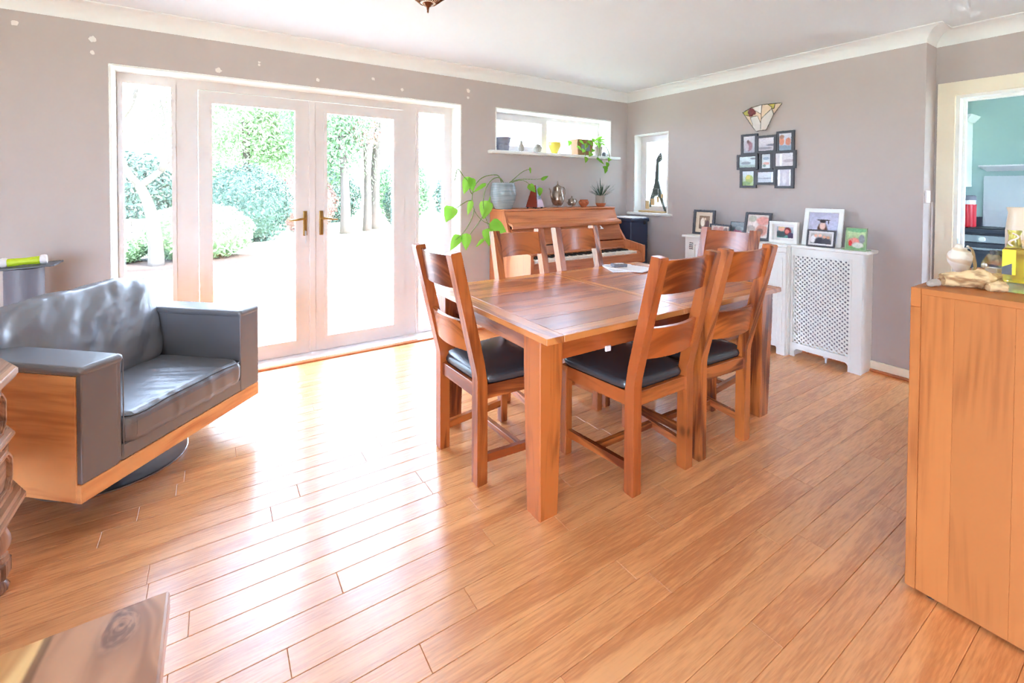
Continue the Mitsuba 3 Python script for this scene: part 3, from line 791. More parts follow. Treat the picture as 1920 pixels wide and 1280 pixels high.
def layers(steps):
    return cat_list([extrude(plan(o), z1 - z0, 'z', z0) for o, z0, z1 in steps])


add('top', layers([(.012, .684, .692), (.018, .692, .700), (.022, .700, .716), (.018, .716, .720)]), 'm_darkoak', sb, grain=1)
add('body', layers([(-.012, .515, .684), (0.0, .335, .498)]), 'm_darkoak', sb, grain=1)
add('waist_moulding', layers([(.004, .498, .503), (.014, .503, .511), (.006, .511, .516)]), 'm_darkoak', sb, grain=1)
add('plinth_moulding', layers([(.008, .325, .336), (.024, .305, .325), (.034, .292, .305), (.028, .284, .292)]), 'm_darkoak', sb, grain=1)
for (xf, z0, z1) in ((-.564, .53, .672), (-.552, .35, .486)):
    for (y0, y1) in ((1.66, 2.055), (1.22, 1.62)):
        w, h = y1 - y0, z1 - z0
        c = .035
        octo = Polygon([(y0 + c, z0), (y1 - c, z0), (y1, z0 + c), (y1, z1 - c), (y1 - c, z1), (y0 + c, z1), (y0, z1 - c), (y0, z0 + c)])
        dr_ = add('drawer', extrude(octo.buffer(-.004), .008, 'x', xf - .001), 'm_darkoak', sb, grain=1)
        add('moulding', cat_list([extrude(octo.difference(octo.buffer(-.018)), .014, 'x', xf), extrude(octo.buffer(-.006).difference(octo.buffer(-.013)), .019, 'x', xf)]), 'm_darkoak', dr_, grain=1)
        ym, zm = (y0 + y1) / 2, (z0 + z1) / 2
        star = Polygon([(ym + (.02 if k % 2 else .009) * math.cos(k * math.pi / 8), zm + .018 + (.02 if k % 2 else .009) * math.sin(k * math.pi / 8)) for k in range(16)])
        hp = add('drop_handle', cat_list([extrude(star, .004, 'x', xf + .007), trimesh.Trimesh(trimesh.transform_points(lathe([(0, 0), (.004, .003), (.009, .014), (.007, .026), (.004, .032), (.004, .038), (0, .04)], 12).vertices, at(xf + .018, ym, zm - .022)), lathe([(0, 0), (.004, .003), (.009, .014), (.007, .026), (.004, .032), (.004, .038), (0, .04)], 12).faces)]), 'm_brass', dr_, smooth=30, label='brass drop handle')
LEGP = [(0, .0), (.014, .0), (.027, .012), (.030, .026), (.022, .042), (.016, .05), (.016, .056), (0, .056)]
BAL = [(0, .106), (.030, .106), (.031, .114), (.022, .119), (.028, .126), (.021, .132), (.027, .139), (.033, .150), (.036, .164), (.034, .182), (.026, .205), (.020, .228), (.018, .245), (.026, .252), (.028, .260), (.022, .268), (.022, .286), (0, .286)]
for (lx, ly) in ((-.585, 2.085), (-.585, 1.02), (-.97, 2.20), (-.97, 1.02)):
    lg = add('leg', lathe(BAL, 28), 'm_darkoak', sb, M=at(lx, ly, 0), grain=2, smooth=50)
    add('block', cbox(lx - .029, lx + .029, ly - .029, ly + .029, .055, .107, .004), 'm_darkoak', lg, grain=2)
    add('bun_foot', lathe(LEGP, 24), 'm_darkoak', lg, M=at(lx, ly, 0), grain=2, smooth=50)
add('stretcher', cbox(-.605, -.565, 1.049, 2.056, .062, .100, .003), 'm_darkoak', sb, grain=1)
add('stretcher', extrude(Polygon([(-.614, 2.068), (-.614, 2.102), (-.941, 2.217), (-.941, 2.183)]), .036, 'z', .063), 'm_darkoak', sb, grain=0)

# ---------------------------------------------------------------- slab table in the near left corner
CT = at(-.086, 1.245, 0, 0)
ct = thing('slab_coffee_table', 'low chunky walnut slab table with a pale sapwood stripe in the near left corner', 'coffee table')
sl = rbox(-.60, 0, -.80, 0, .36, .41, .006, 2)
sv = np.array(sl.vertices)
add('top', sl, 'm_slab', ct, M=CT, smooth=False, uv=np.stack([sv[:, 1] + .80 + 10.0, sv[:, 0]], 1))
for (lx, ly) in ((-.075, -.075), (-.525, -.075), (-.075, -.725), (-.525, -.725)):
    add('leg', cbox(lx - .04, lx + .04, ly - .04, ly + .04, 0, .36, .004), 'm_cherry', ct, M=CT, grain=2)

# ---------------------------------------------------------------- teak cabinet at the right edge
CX, CY, CZ = 1.889, .526, .988
rc = thing('teak_cabinet', 'tall orange teak cabinet with a flush wooden end panel at the right edge', 'cabinet')
for a_, b_ in ((.026, .104), (.104, .232), (.232, .40), (.40, .58), (.58, .78)):
    add('veneer_strip', cbox(CX + .004, CX + .026, CY - b_ + .0001, CY - a_ - .0001, .012, CZ - .020, .0004), 'm_teak', rc, grain=2)
add('end_panel', cbox(CX + .70, CX + .722, CY - .78, CY - .026, .012, CZ - .020, .001), 'm_teak', rc, grain=2)
add('edge_strip', cbox(CX, CX + .722, CY - .0255, CY, .012, CZ - .062, .0012), 'm_teak', rc, grain=2, label='lighter upright edge strip')
add('edge_strip', cbox(CX, CX + .722, CY - .0255, CY, CZ - .0615, CZ, .0012), 'm_teak', rc, grain=2, label='lighter corner block')
add('top', cbox(CX, CX + .722, CY - .78, CY - .026, CZ - .0195, CZ, .0012), 'm_teak', rc, grain=1)
add('bottom', cbox(CX + .03, CX + .69, CY - .78, CY - .03, .012, .04, .001), 'm_teak', rc, grain=1)
for (a, b) in ((CX + .03, CY - .06), (CX + .69, CY - .06), (CX + .03, CY - .74), (CX + .69, CY - .74)):
    add('glide', lathe([(0, 0), (.014, 0), (.014, .013), (0, .013)], 12), 'm_black', rc, M=at(a, b, 0))

# ---------------------------------------------------------------- white covers along the side wall
GZ = .872
rcv = thing('radiator_cover', 'white radiator cover with a diamond lattice grille', 'radiator cover')
xf = 3.79
add('shelf', cbox(3.772, XR - .002, 1.288, 1.79, GZ - .022, GZ, .004), 'm_white', rcv)
fr = sbox(1.32, 0, 1.79, GZ - .022).difference(sbox(1.392, .105, 1.775, .795)).difference(Polygon([(1.40, -.01), (1.40, .045), (1.415, .062), (1.745, .062), (1.76, .045), (1.76, -.01)]))
add('front_frame', extrude(fr, .018, 'x', xf), 'm_white', rcv)
add('side_panel', cbox(xf + .0185, XR - .002, 1.32, 1.338, 0, GZ - .022, .002), 'm_white', rcv)
add('side_panel', cbox(xf + .0185, XR - .018, 1.768, 1.786, 0, GZ - .022, .002), 'm_white', rcv)
add('bead', extrude(sbox(1.384, .097, 1.783, .803).difference(sbox(1.395, .108, 1.772, .792)), .006, 'x', xf - .004), 'm_white', rcv)
y0, y1, z0, z1 = 1.392, 1.775, .105, .795
bars = []
pitch, wd = .0225, .0108
clip = sbox(y0, z0, y1, z1)
from shapely.geometry import LineString
for s in (-1, 1):
    k = -1.6
    while k < 1.6:
        ln = LineString([(y0 - 1, z0 + k - s * 1.0), (y1 + 1, z0 + k + s * (1.0 + (y1 - y0)))]).buffer(wd / 2, cap_style=2).intersection(clip)
        if not ln.is_empty and ln.area > 1e-6 and ln.geom_type == 'Polygon':
            bars.append(extrude(ln, .004, 'x', xf + (.006 if s > 0 else .009)))
        k += pitch * math.sqrt(2)
add('lattice', cat_list(bars), 'm_white', rcv, kind='stuff', label='white diagonal lattice')
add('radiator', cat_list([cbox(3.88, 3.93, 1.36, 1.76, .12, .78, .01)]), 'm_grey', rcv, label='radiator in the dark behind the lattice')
add('valve', cat_list([tube([(3.845, 1.56, .0), (3.845, 1.56, .06)], .007), rbox(3.83, 3.86, 1.545, 1.575, .035, .065, .006)]), 'm_offwhite', rcv, smooth=40)

wc = thing('white_cabinet', 'white panelled cabinet with a pilaster between the corner window and the radiator cover', 'cabinet')
xa = 3.745
add('shelf', cbox(3.722, XR - .002, 1.792, 2.745, GZ - .022, GZ, .004), 'm_white', wc)
ff = sbox(1.80, 0, 2.72, GZ - .022).difference(sbox(1.90, .10, 2.62, .79)).difference(Polygon([(1.865, -.01), (1.865, .04), (1.88, .055), (2.64, .055), (2.655, .04), (2.655, -.01)]))
add('front_frame', extrude(ff, .018, 'x', xa), 'm_white', wc)
for k in range(8):
    add('panel_board', cbox(xa + .008, xa + .016, 1.90 + .09 * k + .001, 1.90 + .09 * (k + 1) - .001, .10, .79, .003), 'm_white', wc)
add('side_panel', cbox(xa + .0185, XR - .018, 1.794, 1.812, 0, GZ - .022, .002), 'm_white', wc)
add('side_panel', cbox(xa + .0185, XR - .018, 2.702, 2.72, 0, GZ - .022, .002), 'm_white', wc)
add('capital', cat_list([cbox(xa - .032, xa, 1.79, 1.875, GZ - .06, GZ - .022, .003), cbox(xa - .024, xa, 1.796, 1.87, GZ - .075, GZ - .06, .003)]), 'm_white', wc)
add('pilaster', cat_list([cbox(xa - .016, xa, 1.800, 1.866, 0, GZ - .075, .003), cbox(xa - .022, xa - .012, 1.823, 1.843, .08, GZ - .10, .003)]), 'm_white', wc)
for k in range(4):
    add('slot', cbox(xa - .003, xa + .001, 2.635, 2.675, .74 + .018 * k, .748 + .018 * k, .001), 'm_charcoal', wc, label='dark vent slot')


# ---------------------------------------------------------------- photographs
def print_quad(w, h, pid, y=0.0, cx=0.0, cz=0.0):
    v = np.array([[cx - w / 2, y, cz - h / 2], [cx + w / 2, y, cz - h / 2], [cx + w / 2, y, cz + h / 2], [cx - w / 2, y, cz + h / 2]])
    uv = np.array([[4 * pid + 1, 0], [4 * pid + 2, 0], [4 * pid + 2, 1], [4 * pid + 1, 1]], float)
    return trimesh.Trimesh(v, [[0, 1, 2], [0, 2, 3]], process=False), uv


def photo_frame(label, x, y, w, h, bw, depth, fmat, pid, mat_w=0.0, mat_mat='m_offwhite', lean=9.0, yaw=0.0, group=None, prop=True):
    """Stands on the covers with its foot at (x, y), facing into the room; bw the width of its border, mat_w of its mount."""
    M = at(x, y, GZ + .001 + .0, -90 + yaw) @ at(0, 0, 0, 0, -lean)
    t = thing('framed_photograph', label, 'photo frame', group)
    o = sbox(-w / 2, 0, w / 2, h)
    i = sbox(-w / 2 + bw, bw, w / 2 - bw, h - bw)
    add('frame', extrude(o.difference(i), depth, 'y', -depth), fmat, t, M=M)
    add('backing', cbox(-w / 2 + .002, w / 2 - .002, -.001, .003, .002, h - .002, .0005), 'm_charcoal', t, M=M)
    pw, ph = w - 2 * bw - 2 * mat_w, h - 2 * bw - 2 * mat_w
    if mat_w:
        add('mount', extrude(sbox(-w / 2 + bw - .001, bw - .001, w / 2 - bw + .001, h - bw + .001).difference(sbox(-pw / 2, h / 2 - ph / 2, pw / 2, h / 2 + ph / 2)), .0015, 'y', -.0045), mat_mat, t, M=M)
    q, uv = print_quad(pw + .002, ph + .002, pid, -.003, 0, h / 2)
    add('print', q, 'm_print', t, M=M, uv=uv)
    if prop:
        add('strut', hull([(-.02, .003, h * .6), (.02, .003, h * .6), (-.025, .003 + h * .26, .0 + h * .26 * math.tan(math.radians(lean))), (.025, .003 + h * .26, h * .26 * math.tan(math.radians(lean))), (-.02, .005, h * .6), (.02, .005, h * .6), (-.025, .006 + h * .26, h * .26 * math.tan(math.radians(lean))), (.025, .006 + h * .26, h * .26 * math.tan(math.radians(lean)))]), 'm_charcoal', t, M=M)
    return t


photo_frame('black framed sepia wedding photograph with a wide cream mount, leftmost on the cabinet', 3.875, 2.615, .215, .232, .020, .02, 'm_charcoal', 0, .034, 'm_artcream', 6, 2)
photo_frame('small black landscape frame with three faces, half hidden by the chair back', 3.80, 2.405, .205, .115, .014, .014, 'm_charcoal', 1, 0, 'm_offwhite', 9, -2)
photo_frame('small unframed dark photograph with pink flowers behind the frames', 3.872, 2.285, .14, .142, .004, .006, 'm_charcoal', 2, 0, 'm_offwhite', 10, 0)
photo_frame('large black frame with a collage of family faces, leaning at an angle', 3.845, 2.10, .215, .235, .018, .018, 'm_charcoal', 3, 0, 'm_offwhite', 13, 3)
photo_frame('deep white box frame with a blond and a red-haired person', 3.835, 1.863, .205, .172, .022, .045, 'm_white', 4, .020, 'm_offwhite', 2, 4)
photo_frame('large white frame with a graduate in cap and gown', 3.845, 1.605, .258, .288, .030, .018, 'm_white', 5, 0, 'm_offwhite', 13, 4)
photo_frame('slim black frame with four people in suits, before the graduation picture', 3.800, 1.592, .183, .128, .010, .014, 'm_charcoal', 6, .014, 'm_offwhite', 14, 6)
gb = photo_frame('green tinted glass block photo of a garden at the end of the radiator cover', 3.830, 1.378, .128, .158, .006, .014, 'm_glassgreen', 7, 0, 'm_offwhite', 7, 0, None, False)
add('base', cbox(-.075, .075, -.05, .05, 0.0, .006, .002), 'm_glassgreen', gb, M=at(3.835, 1.378, GZ, -90))

# nine-opening collage on the wall
col = thing('photo_collage', 'charcoal collage of nine joined photo frames under the stained glass light', 'photo frame')
CELLS = [(2.304, 1.788, 2.159, 1.603, 8, 0), (2.168, 1.762, 1.996, 1.613, 9, .006), (1.999, 1.786, 1.859, 1.605, 10, 0), (2.338, 1.61, 2.15, 1.476, 11, .004), (2.139, 1.622, 2.026, 1.462, 12, 0), (2.022, 1.622, 1.842, 1.476, 13, .004), (2.31, 1.481, 2.165, 1.315, 14, 0), (2.171, 1.47, 1.995, 1.342, 15, .006), (2.007, 1.488, 1.858, 1.312, 16, 0)]
for (ya, za, yb, zb, pid, dz) in CELLS:
    w, h = ya - yb, za - zb
    M = at(XR - .004 - dz, (ya + yb) / 2, zb, -90)
    f = add('frame', extrude(sbox(-w / 2, 0, w / 2, h).difference(sbox(-w / 2 + .02, .02, w / 2 - .02, h - .02)), .022, 'y', -.022), 'm_charcoal', col, M=M)
    add('backing', cbox(-w / 2 + .004, w / 2 - .004, -.012, .003, .004, h - .004, .0005), 'm_black', f, M=M)
    q, uv = print_quad(w - .038, h - .038, pid, -.014, 0, h / 2)
    add('print', q, 'm_print', f, M=M, uv=uv)

# stained glass wall light
sl = thing('wall_light', 'fan-shaped stained glass wall light with a dark red rose above the collage', 'wall light')
SX = lambda a: (a - 408) * .000677
SZ = lambda b: 2.0055 - (b - 150) * .000677


def fan(pts3):
    """(s, out, z) to the wall: bowed out in the middle, more at the top."""
    p = np.asarray(pts3, float)
    z = np.clip((p[:, 2] - 1.805) / .2, 0, 1.1)
    half = .035 + .135 * z
    bow = (.022 + .062 * z) * np.clip(1 - (p[:, 0] / (half + .004)) ** 2, 0, 1)
    return np.stack([XR - .008 - bow - p[:, 1], 2.128 - p[:, 0], p[:, 2] - .0], 1)


PANES = [('m_artgreen', [(155, 180), (262, 165), (278, 245), (180, 215)]), ('m_artcream', [(180, 215), (278, 245), (285, 262), (295, 350), (290, 385)]), ('m_artwhite', [(285, 262), (400, 262), (425, 350), (410, 440), (340, 445), (290, 385), (295, 350)]),
         ('m_artwhite', [(262, 165), (365, 150), (470, 135), (445, 245), (390, 200)]), ('m_artcream', [(390, 200), (445, 245), (440, 300), (425, 350), (400, 262), (285, 262), (278, 245), (262, 165)]), ('m_artcream', [(470, 135), (530, 135), (562, 170), (560, 190), (440, 300), (445, 245)]),
         ('m_artwhite', [(560, 190), (566, 255), (465, 440), (410, 440), (425, 350), (440, 300)]), ('m_artgreen', [(530, 135), (600, 133), (580, 190), (560, 190), (562, 170)]), ('m_artcream', [(600, 133), (660, 130), (566, 255), (560, 190), (580, 190)])]
lead = []
for mt, pts in PANES:
    poly = Polygon([(SX(a), SZ(b)) for a, b in pts]).buffer(0)
    m = extrude(poly, .003, 'y', 0)
    m = trimesh.Trimesh(*trimesh.remesh.subdivide_to_size(m.vertices, m.faces, .018, max_iter=6), process=False)
    v = fan(np.array(m.vertices))
    mm = trimesh.Trimesh(v, m.faces, process=True); mm.fix_normals()
    add('glass_piece', mm, mt, sl)
    ring = np.array(poly.exterior.coords)
    den = np.vstack([np.linspace(ring[i], ring[i + 1], 6)[:-1] for i in range(len(ring) - 1)] + [ring[-1:]])
    lead.append(tube(fan(np.stack([den[:, 0], np.full(len(den), .0015), den[:, 1]], 1)), .0028, 6))
add('lead_came', cat_list(lead), 'm_lead', sl, kind='stuff', label='dark lead lines')
rose = []
for k in range(9):
    a = k * 2.4
    r = .006 + .0035 * k
    mm = pillow(.042, .026, .036, .8, .8, 14, 10)
    rose.append(trimesh.Trimesh(trimesh.transform_points(mm.vertices, at(0, .002 * k - .006, 0) @ at(r * math.cos(a) * .8, 0, r * math.sin(a) * .7, 0, 0, 40 * k)), mm.faces))
add('rose', cat_list(rose), 'm_artrose', sl, M=at(XR - .078, 2.178, 1.972, -90), smooth=True, label='dark red glass rose')
add('backplate', cbox(XR - .010, XR, 2.085, 2.17, 1.83, 1.95, .003), 'm_lead', sl)

ls = thing('light_switch', 'white light switch on the corner beside the kitchen doorway', 'light switch')
add('plate', rbox(3.985, 4.065, YK - .012, YK, 1.215, 1.30, .003), 'm_offwhite', ls, smooth=40)
add('rocker', hull([(4.012, YK - .012, 1.235), (4.038, YK - .012, 1.235), (4.012, YK - .012, 1.28), (4.038, YK - .012, 1.28), (4.012, YK - .017, 1.238), (4.038, YK - .017, 1.238), (4.012, YK - .014, 1.278), (4.038, YK - .014, 1.278)]), 'm_white', ls)
add('conduit', cbox(4.12, 4.14, YK - .008, YK, .05, 1.22, .002), 'm_offwhite', ls, label='thin cable cover running down the wall')

# ---------------------------------------------------------------- piano
pn = thing('upright_piano', 'low reddish-brown upright piano with open keyboard under the high window', 'piano')
PX0, PX1, PT = 2.14, 3.50, 1.115
side = Polygon([(3.645, 0), (3.645, PT - .018), (3.402, PT - .018), (3.318, .90), (3.235, .795), (2.99, .758), (2.99, .60), (3.07, .565), (3.26, .52), (3.27, 0)])
add('side_panel', extrude(side, .026, 'x', PX0), 'm_sapele', pn, grain=2)
add('side_panel', extrude(side, .026, 'x', PX1 - .026), 'm_sapele', pn, grain=2)
add('lid', cbox(PX0 - .004, PX1 + .004, 3.392, 3.65, PT - .0175, PT, .004), 'm_sapele', pn, grain=0)


def slant(y0, z0, y1, z1, th, xa_, xb_, name, mat='m_sapele'):
    d = np.array([y1 - y0, z1 - z0]); d /= np.linalg.norm(d); nn = np.array([d[1], -d[0]]) * th
    add(name, extrude(Polygon([(y0, z0), (y1, z1), (y1 + nn[0], z1 + nn[1]), (y0 + nn[0], z0 + nn[1])]), xb_ - xa_, 'x', xa_), mat, pn, grain=0)


XA, XB = PX0 + .027, PX1 - .027
slant(3.345, .985, 3.405, PT - .02, .018, XA, XB, 'upper_panel')
add('ledge', extrude(Polygon([(3.36, 1.002), (3.292, .986), (3.283, .972), (3.283, .950), (3.296, .946), (3.30, .966), (3.36, .985)]), XB - XA + .02, 'x', XA - .01), 'm_sapele', pn, grain=0, label='folded lid edge')
slant(3.262, .80, 3.322, .945, .016, XA, XB, 'fallboard')
add('music_clip', cat_list([cbox(3.18, 3.215, 3.268, 3.284, .905, .912, .002), hull([(3.18, 3.27, .912), (3.215, 3.27, .912), (3.185, 3.29, .94), (3.20, 3.29, .94)])]), 'm_offwhite', pn, label='small pale music clip')
slant(3.238, .722, 3.244, .79, .016, XA, XB, 'key_backboard')
add('felt_strip', cbox(XA, XB, 3.222, 3.24, .706, .722, .003), 'm_sapele', pn, grain=0)
add('key_bed', cbox(XA, XB, 3.0, 3.262, .60, .672, .003), 'm_sapele', pn, grain=0)
add('key_slip', cbox(XA, XB, 2.992, 3.022, .604, .684, .003), 'm_sapele', pn, grain=0)
KX0, KX1 = XA + .038, XB - .038
for x0 in (XA, KX1 + .001):
    add('key_block', cbox(x0, x0 + .036, 3.023, 3.222, .672, .708, .003), 'm_sapele', pn, grain=1)
add('lower_panel', cbox(XA, XB, 3.275, 3.293, .03, .56, .002), 'm_sapele', pn, grain=0)
kw = (KX1 - KX0) / 52
wk = cbox(.0004, kw - .0004, 3.035, 3.205, .673, .701, .0012)
bkm = hull([(-.0055, 3.105, .701), (.0055, 3.105, .701), (-.0055, 3.205, .701), (.0055, 3.205, .701), (-.0045, 3.113, .713), (.0045, 3.113, .713), (-.0045, 3.205, .713), (.0045, 3.205, .713)])
wkp, bkp = mikit.ply(wk, 'm_ivory'), mikit.ply(bkm, 'm_black')
for k in range(52):
    scene[key_for(f'{pn}__white_key')] = {**wkp, 'to_world': T4().translate([KX0 + k * kw, 0, 0])}
for k in range(51):
    if (k + 5) % 7 not in (2, 6):
        scene[key_for(f'{pn}__black_key')] = {**bkp, 'to_world': T4().translate([KX0 + (k + 1) * kw, 0, 0])}

nc = thing('navy_case', 'dark navy upright case with a pale top in the corner behind the piano', 'case')
add('body', rbox(3.62, 3.885, 3.28, 3.60, .0, .985, .02, 3), 'm_navy', nc, smooth=40)
add('lid_rim', rbox(3.61, 3.893, 3.27, 3.61, .955, .995, .012, 3), 'm_navy', nc, smooth=40)
add('lid', rbox(3.63, 3.875, 3.29, 3.59, .99, 1.003, .006, 2), 'm_offwhite', nc, smooth=40, label='pale top')
add('clasp', rbox(3.80, 3.83, 3.262, 3.272, .93, .97, .004), 'm_black', nc)

# ---------------------------------------------------------------- plants
def leaf_mesh(L, W, curl=.25, fold=.15, n=9, heart=True):
    """A leaf from the origin along +y, its face up; heart shaped or lance shaped."""
    v, f = [], []
    for i in range(n + 1):
        t = i / n
        w = W / 2 * (math.sin(math.pi * min(1, t ** .55 * 1.02)) ** .8 if heart else math.sin(math.pi * (0.06 + .94 * t)) ** .9)
        w = max(w, .0004)
        y = L * (t - (.08 * (1 - t) if heart else 0))
        z = -curl * L * t * t
        for s in (-1, -.5, 0, .5, 1):
            v.append((s * w, y - (.10 * L * abs(s) * (1 - t) ** 3 if heart else 0), z + fold * w * abs(s)))
    for i in range(n):
        for k in range(4):
            a = i * 5 + k
            f += [(a, a + 1, a + 5), (a + 1, a + 6, a + 5)]
    return trimesh.Trimesh(np.array(v), f, process=False)


def turn(d, up=(0, 0, 1.0)):
    """Rotation that takes +y to d and keeps +z near up."""
    d = np.asarray(d, float) / np.linalg.norm(d)
    up = np.asarray(up, float)
    x = np.cross(d, up)
    x = np.array([1.0, 0, 0]) if np.linalg.norm(x) < 1e-6 else x / np.linalg.norm(x)
    z = np.cross(x, d)
    m = np.eye(4); m[:3, 0], m[:3, 1], m[:3, 2] = x, d, z
    return m


def put(p):
    m = np.eye(4); m[:3, 3] = p
    return m


# trailing plant in the grey pot on the piano
tp = thing('trailing_plant', 'trailing heart-leaved plant in a big grey glazed pot on the piano', 'potted plant')
PP = (2.195, 3.50)
pot = add('pot', lathe([(0, 0), (.072, 0), (.082, .012), (.106, .07), (.118, .13), (.114, .18), (.104, .225), (.106, .236), (.099, .236), (.097, .22), (.094, .20), (0, .20)], 40), 'm_glaze', tp, M=at(*PP, PT), smooth=50, label='big grey glazed pot with faint rings')
add('soil', lathe([(0, .195), (.095, .2), (.09, .208), (0, .214)], 24), 'm_soil', pot, M=at(*PP, PT))
STEMS = [
    [(2.17, 3.49, 1.33), (2.10, 3.43, 1.41), (2.0, 3.37, 1.415), (1.88, 3.34, 1.385), (1.80, 3.33, 1.30), (1.785, 3.33, 1.22), (1.80, 3.32, 1.12), (1.88, 3.32, 1.03), (1.98, 3.30, .99)],
    [(2.18, 3.47, 1.33), (2.08, 3.40, 1.395), (1.97, 3.35, 1.36), (1.90, 3.33, 1.26), (1.885, 3.32, 1.17), (1.90, 3.31, 1.06), (1.93, 3.3, .95), (1.915, 3.3, .90)],
    [(1.79, 3.33, 1.25), (1.76, 3.33, 1.30), (1.75, 3.33, 1.345), (1.70, 3.34, 1.41), (1.66, 3.34, 1.455), (1.64, 3.34, 1.40), (1.628, 3.34, 1.36)],
    [(1.79, 3.33, 1.20), (1.73, 3.33, 1.19), (1.66, 3.33, 1.15), (1.585, 3.33, 1.12)],
    [(1.80, 3.32, 1.13), (1.77, 3.32, 1.04), (1.71, 3.32, .95), (1.63, 3.32, .885)],
    [(1.90, 3.32, 1.14), (1.84, 3.31, 1.02), (1.77, 3.31, .94), (1.73, 3.31, .875)],
    [(2.20, 3.50, 1.33), (2.27, 3.46, 1.355), (2.34, 3.43, 1.375), (2.41, 3.40, 1.34), (2.43, 3.40, 1.31)],
    [(2.22, 3.51, 1.33), (2.32, 3.45, 1.42), (2.38, 3.42, 1.465), (2.42, 3.40, 1.475)],
    [(2.22, 3.49, 1.33), (2.38, 3.42, 1.385), (2.48, 3.40, 1.385), (2.55, 3.39, 1.395)],
]
for s in STEMS:
    add('stem', tube(spline(s, 26), np.linspace(.0045, .0025, 26), 6), 'm_stem', tp, smooth=True)
LEAVES = [((1.75, 3.33, 1.375), (-.35, -.1, -.9), .13, .085), ((1.775, 3.33, 1.37), (.05, -.2, -.9), .10, .07), ((1.60, 3.33, 1.135), (-.5, -.3, -.75), .125, .11), ((1.66, 3.33, .905), (-.6, -.2, -.7), .13, .08), ((1.72, 3.31, .915), (-.15, -.3, -.9), .12, .085),
          ((1.915, 3.32, 1.175), (-.3, -.2, -.9), .14, .115), ((1.775, 3.33, 1.185), (-.15, .2, -.9), .115, .05), ((1.955, 3.30, .99), (.85, -.2, -.35), .15, .13), ((1.915, 3.30, .945), (-.1, -.4, -.9), .13, .10), ((1.875, 3.31, .87), (-.8, -.1, -.6), .09, .03),
          ((1.90, 3.33, 1.33), (-.75, .2, -.5), .12, .035), ((2.415, 3.40, 1.485), (.3, .1, -.9), .055, .022), ((2.55, 3.39, 1.385), (.7, 0, .35), .085, .035), ((2.41, 3.40, 1.325), (.3, -.3, -.4), .085, .07), ((2.52, 3.39, 1.30), (.15, .1, -.9), .075, .055), ((1.94, 3.34, 1.14), (.25, 0, .95), .10, .022)]
for p, d, L, W in LEAVES:
    add('leaf', leaf_mesh(L, W, .12, .3), 'm_leaf', tp, M=put(p) @ turn(d, (-.35, -.9, .35)), smooth=True)

# spiky plant in the two-tone pot
ap = thing('spiky_plant', 'small spiky aloe in a white pot with a terracotta foot on the piano', 'potted plant')
AP = (3.40, 3.50)
pot = add('pot', lathe([(.040, .038), (.053, .038), (.054, .06), (.054, .118), (.049, .118), (.048, .095), (0, .095)], 32), 'm_stoneware', ap, M=at(*AP, PT), smooth=50)
add('foot', lathe([(0, 0), (.034, 0), (.042, .008), (.052, .028), (.053, .0385), (0, .0385)], 32), 'm_terracotta', pot, M=at(*AP, PT), smooth=50, label='terracotta foot')
add('soil', lathe([(0, .09), (.047, .095), (0, .10)], 20), 'm_soil', pot, M=at(*AP, PT))
r2 = random.Random(8)
for k in range(34):
    a = k * 2.39996
    ti = .15 + .95 * (k / 34) ** .8
    L = r2.uniform(.13, .21) * (1.0 if ti < .8 else .85)
    d = (math.cos(a) * math.sin(ti), math.sin(a) * math.sin(ti), math.cos(ti))
    m = leaf_mesh(L, .011, r2.uniform(-.05, .18), .5, 8, False)
    add('blade', m, 'm_sealeaf', ap, M=put((AP[0] + .02 * d[0], AP[1] + .02 * d[1], PT + .095)) @ turn(d), smooth=True)

# ---------------------------------------------------------------- metronome, silver pots, clay bowl
mt = thing('metronome', 'mahogany metronome with a lilac lower front on the piano', 'metronome')
MM = at(2.525, 3.47, PT, 22)


def frustum(w0, d0, w1, d1, z0, z1, y=0.0):
    return hull([(s * w0 / 2, y + q * d0 / 2, z0) for s in (-1, 1) for q in (-1, 1)] + [(s * w1 / 2, y + q * d1 / 2, z1) for s in (-1, 1) for q in (-1, 1)])


add('case', frustum(.125, .12, .036, .036, .012, .215), 'm_mahogany', mt, M=MM, smooth=False)
fp = frustum(.108, .006, .030, .006, .014, .21)
sh = np.array(fp.vertices); sh[:, 1] += -.062 + .042 * (sh[:, 2] - .012) / .203
add('front', trimesh.Trimesh(sh, fp.faces), 'm_grey', mt, M=MM, label='grey front with the pendulum')
fp = frustum(.110, .008, .080, .008, .014, .085)
sh = np.array(fp.vertices); sh[:, 1] += -.065 + .042 * (sh[:, 2] - .012) / .203
add('lower_front', trimesh.Trimesh(sh, fp.faces), 'm_lilac', mt, M=MM, label='lilac lower front')
add('pendulum', tube([(0, -.058, .06), (.004, -.028, .20)], .0016, 6), 'm_steel', mt, M=MM)
for a, b in ((-.05, -.045), (.05, -.045), (-.05, .045), (.05, .045)):
    add('foot', lathe([(0, 0), (.008, 0), (.010, .006), (.008, .013), (0, .013)], 12), 'm_black', mt, M=MM @ at(a, b, 0), smooth=40)


def curved_legs(t, x, y, r, z, n=4):
    for k in range(n):
        a = math.pi / 4 + k * 2 * math.pi / n
        c, s = math.cos(a), math.sin(a)
        add('leg', tube(spline([(x + c * r * .55, y + s * r * .55, z + .036), (x + c * r * .9, y + s * r * .9, z + .024), (x + c * r * .95, y + s * r * .95, z + .010), (x + c * r * 1.15, y + s * r * 1.15, z + .003)], 8), [.004, .0045, .004, .0035, .003, .003, .0035, .003], 6), 'm_silver', t, smooth=True)


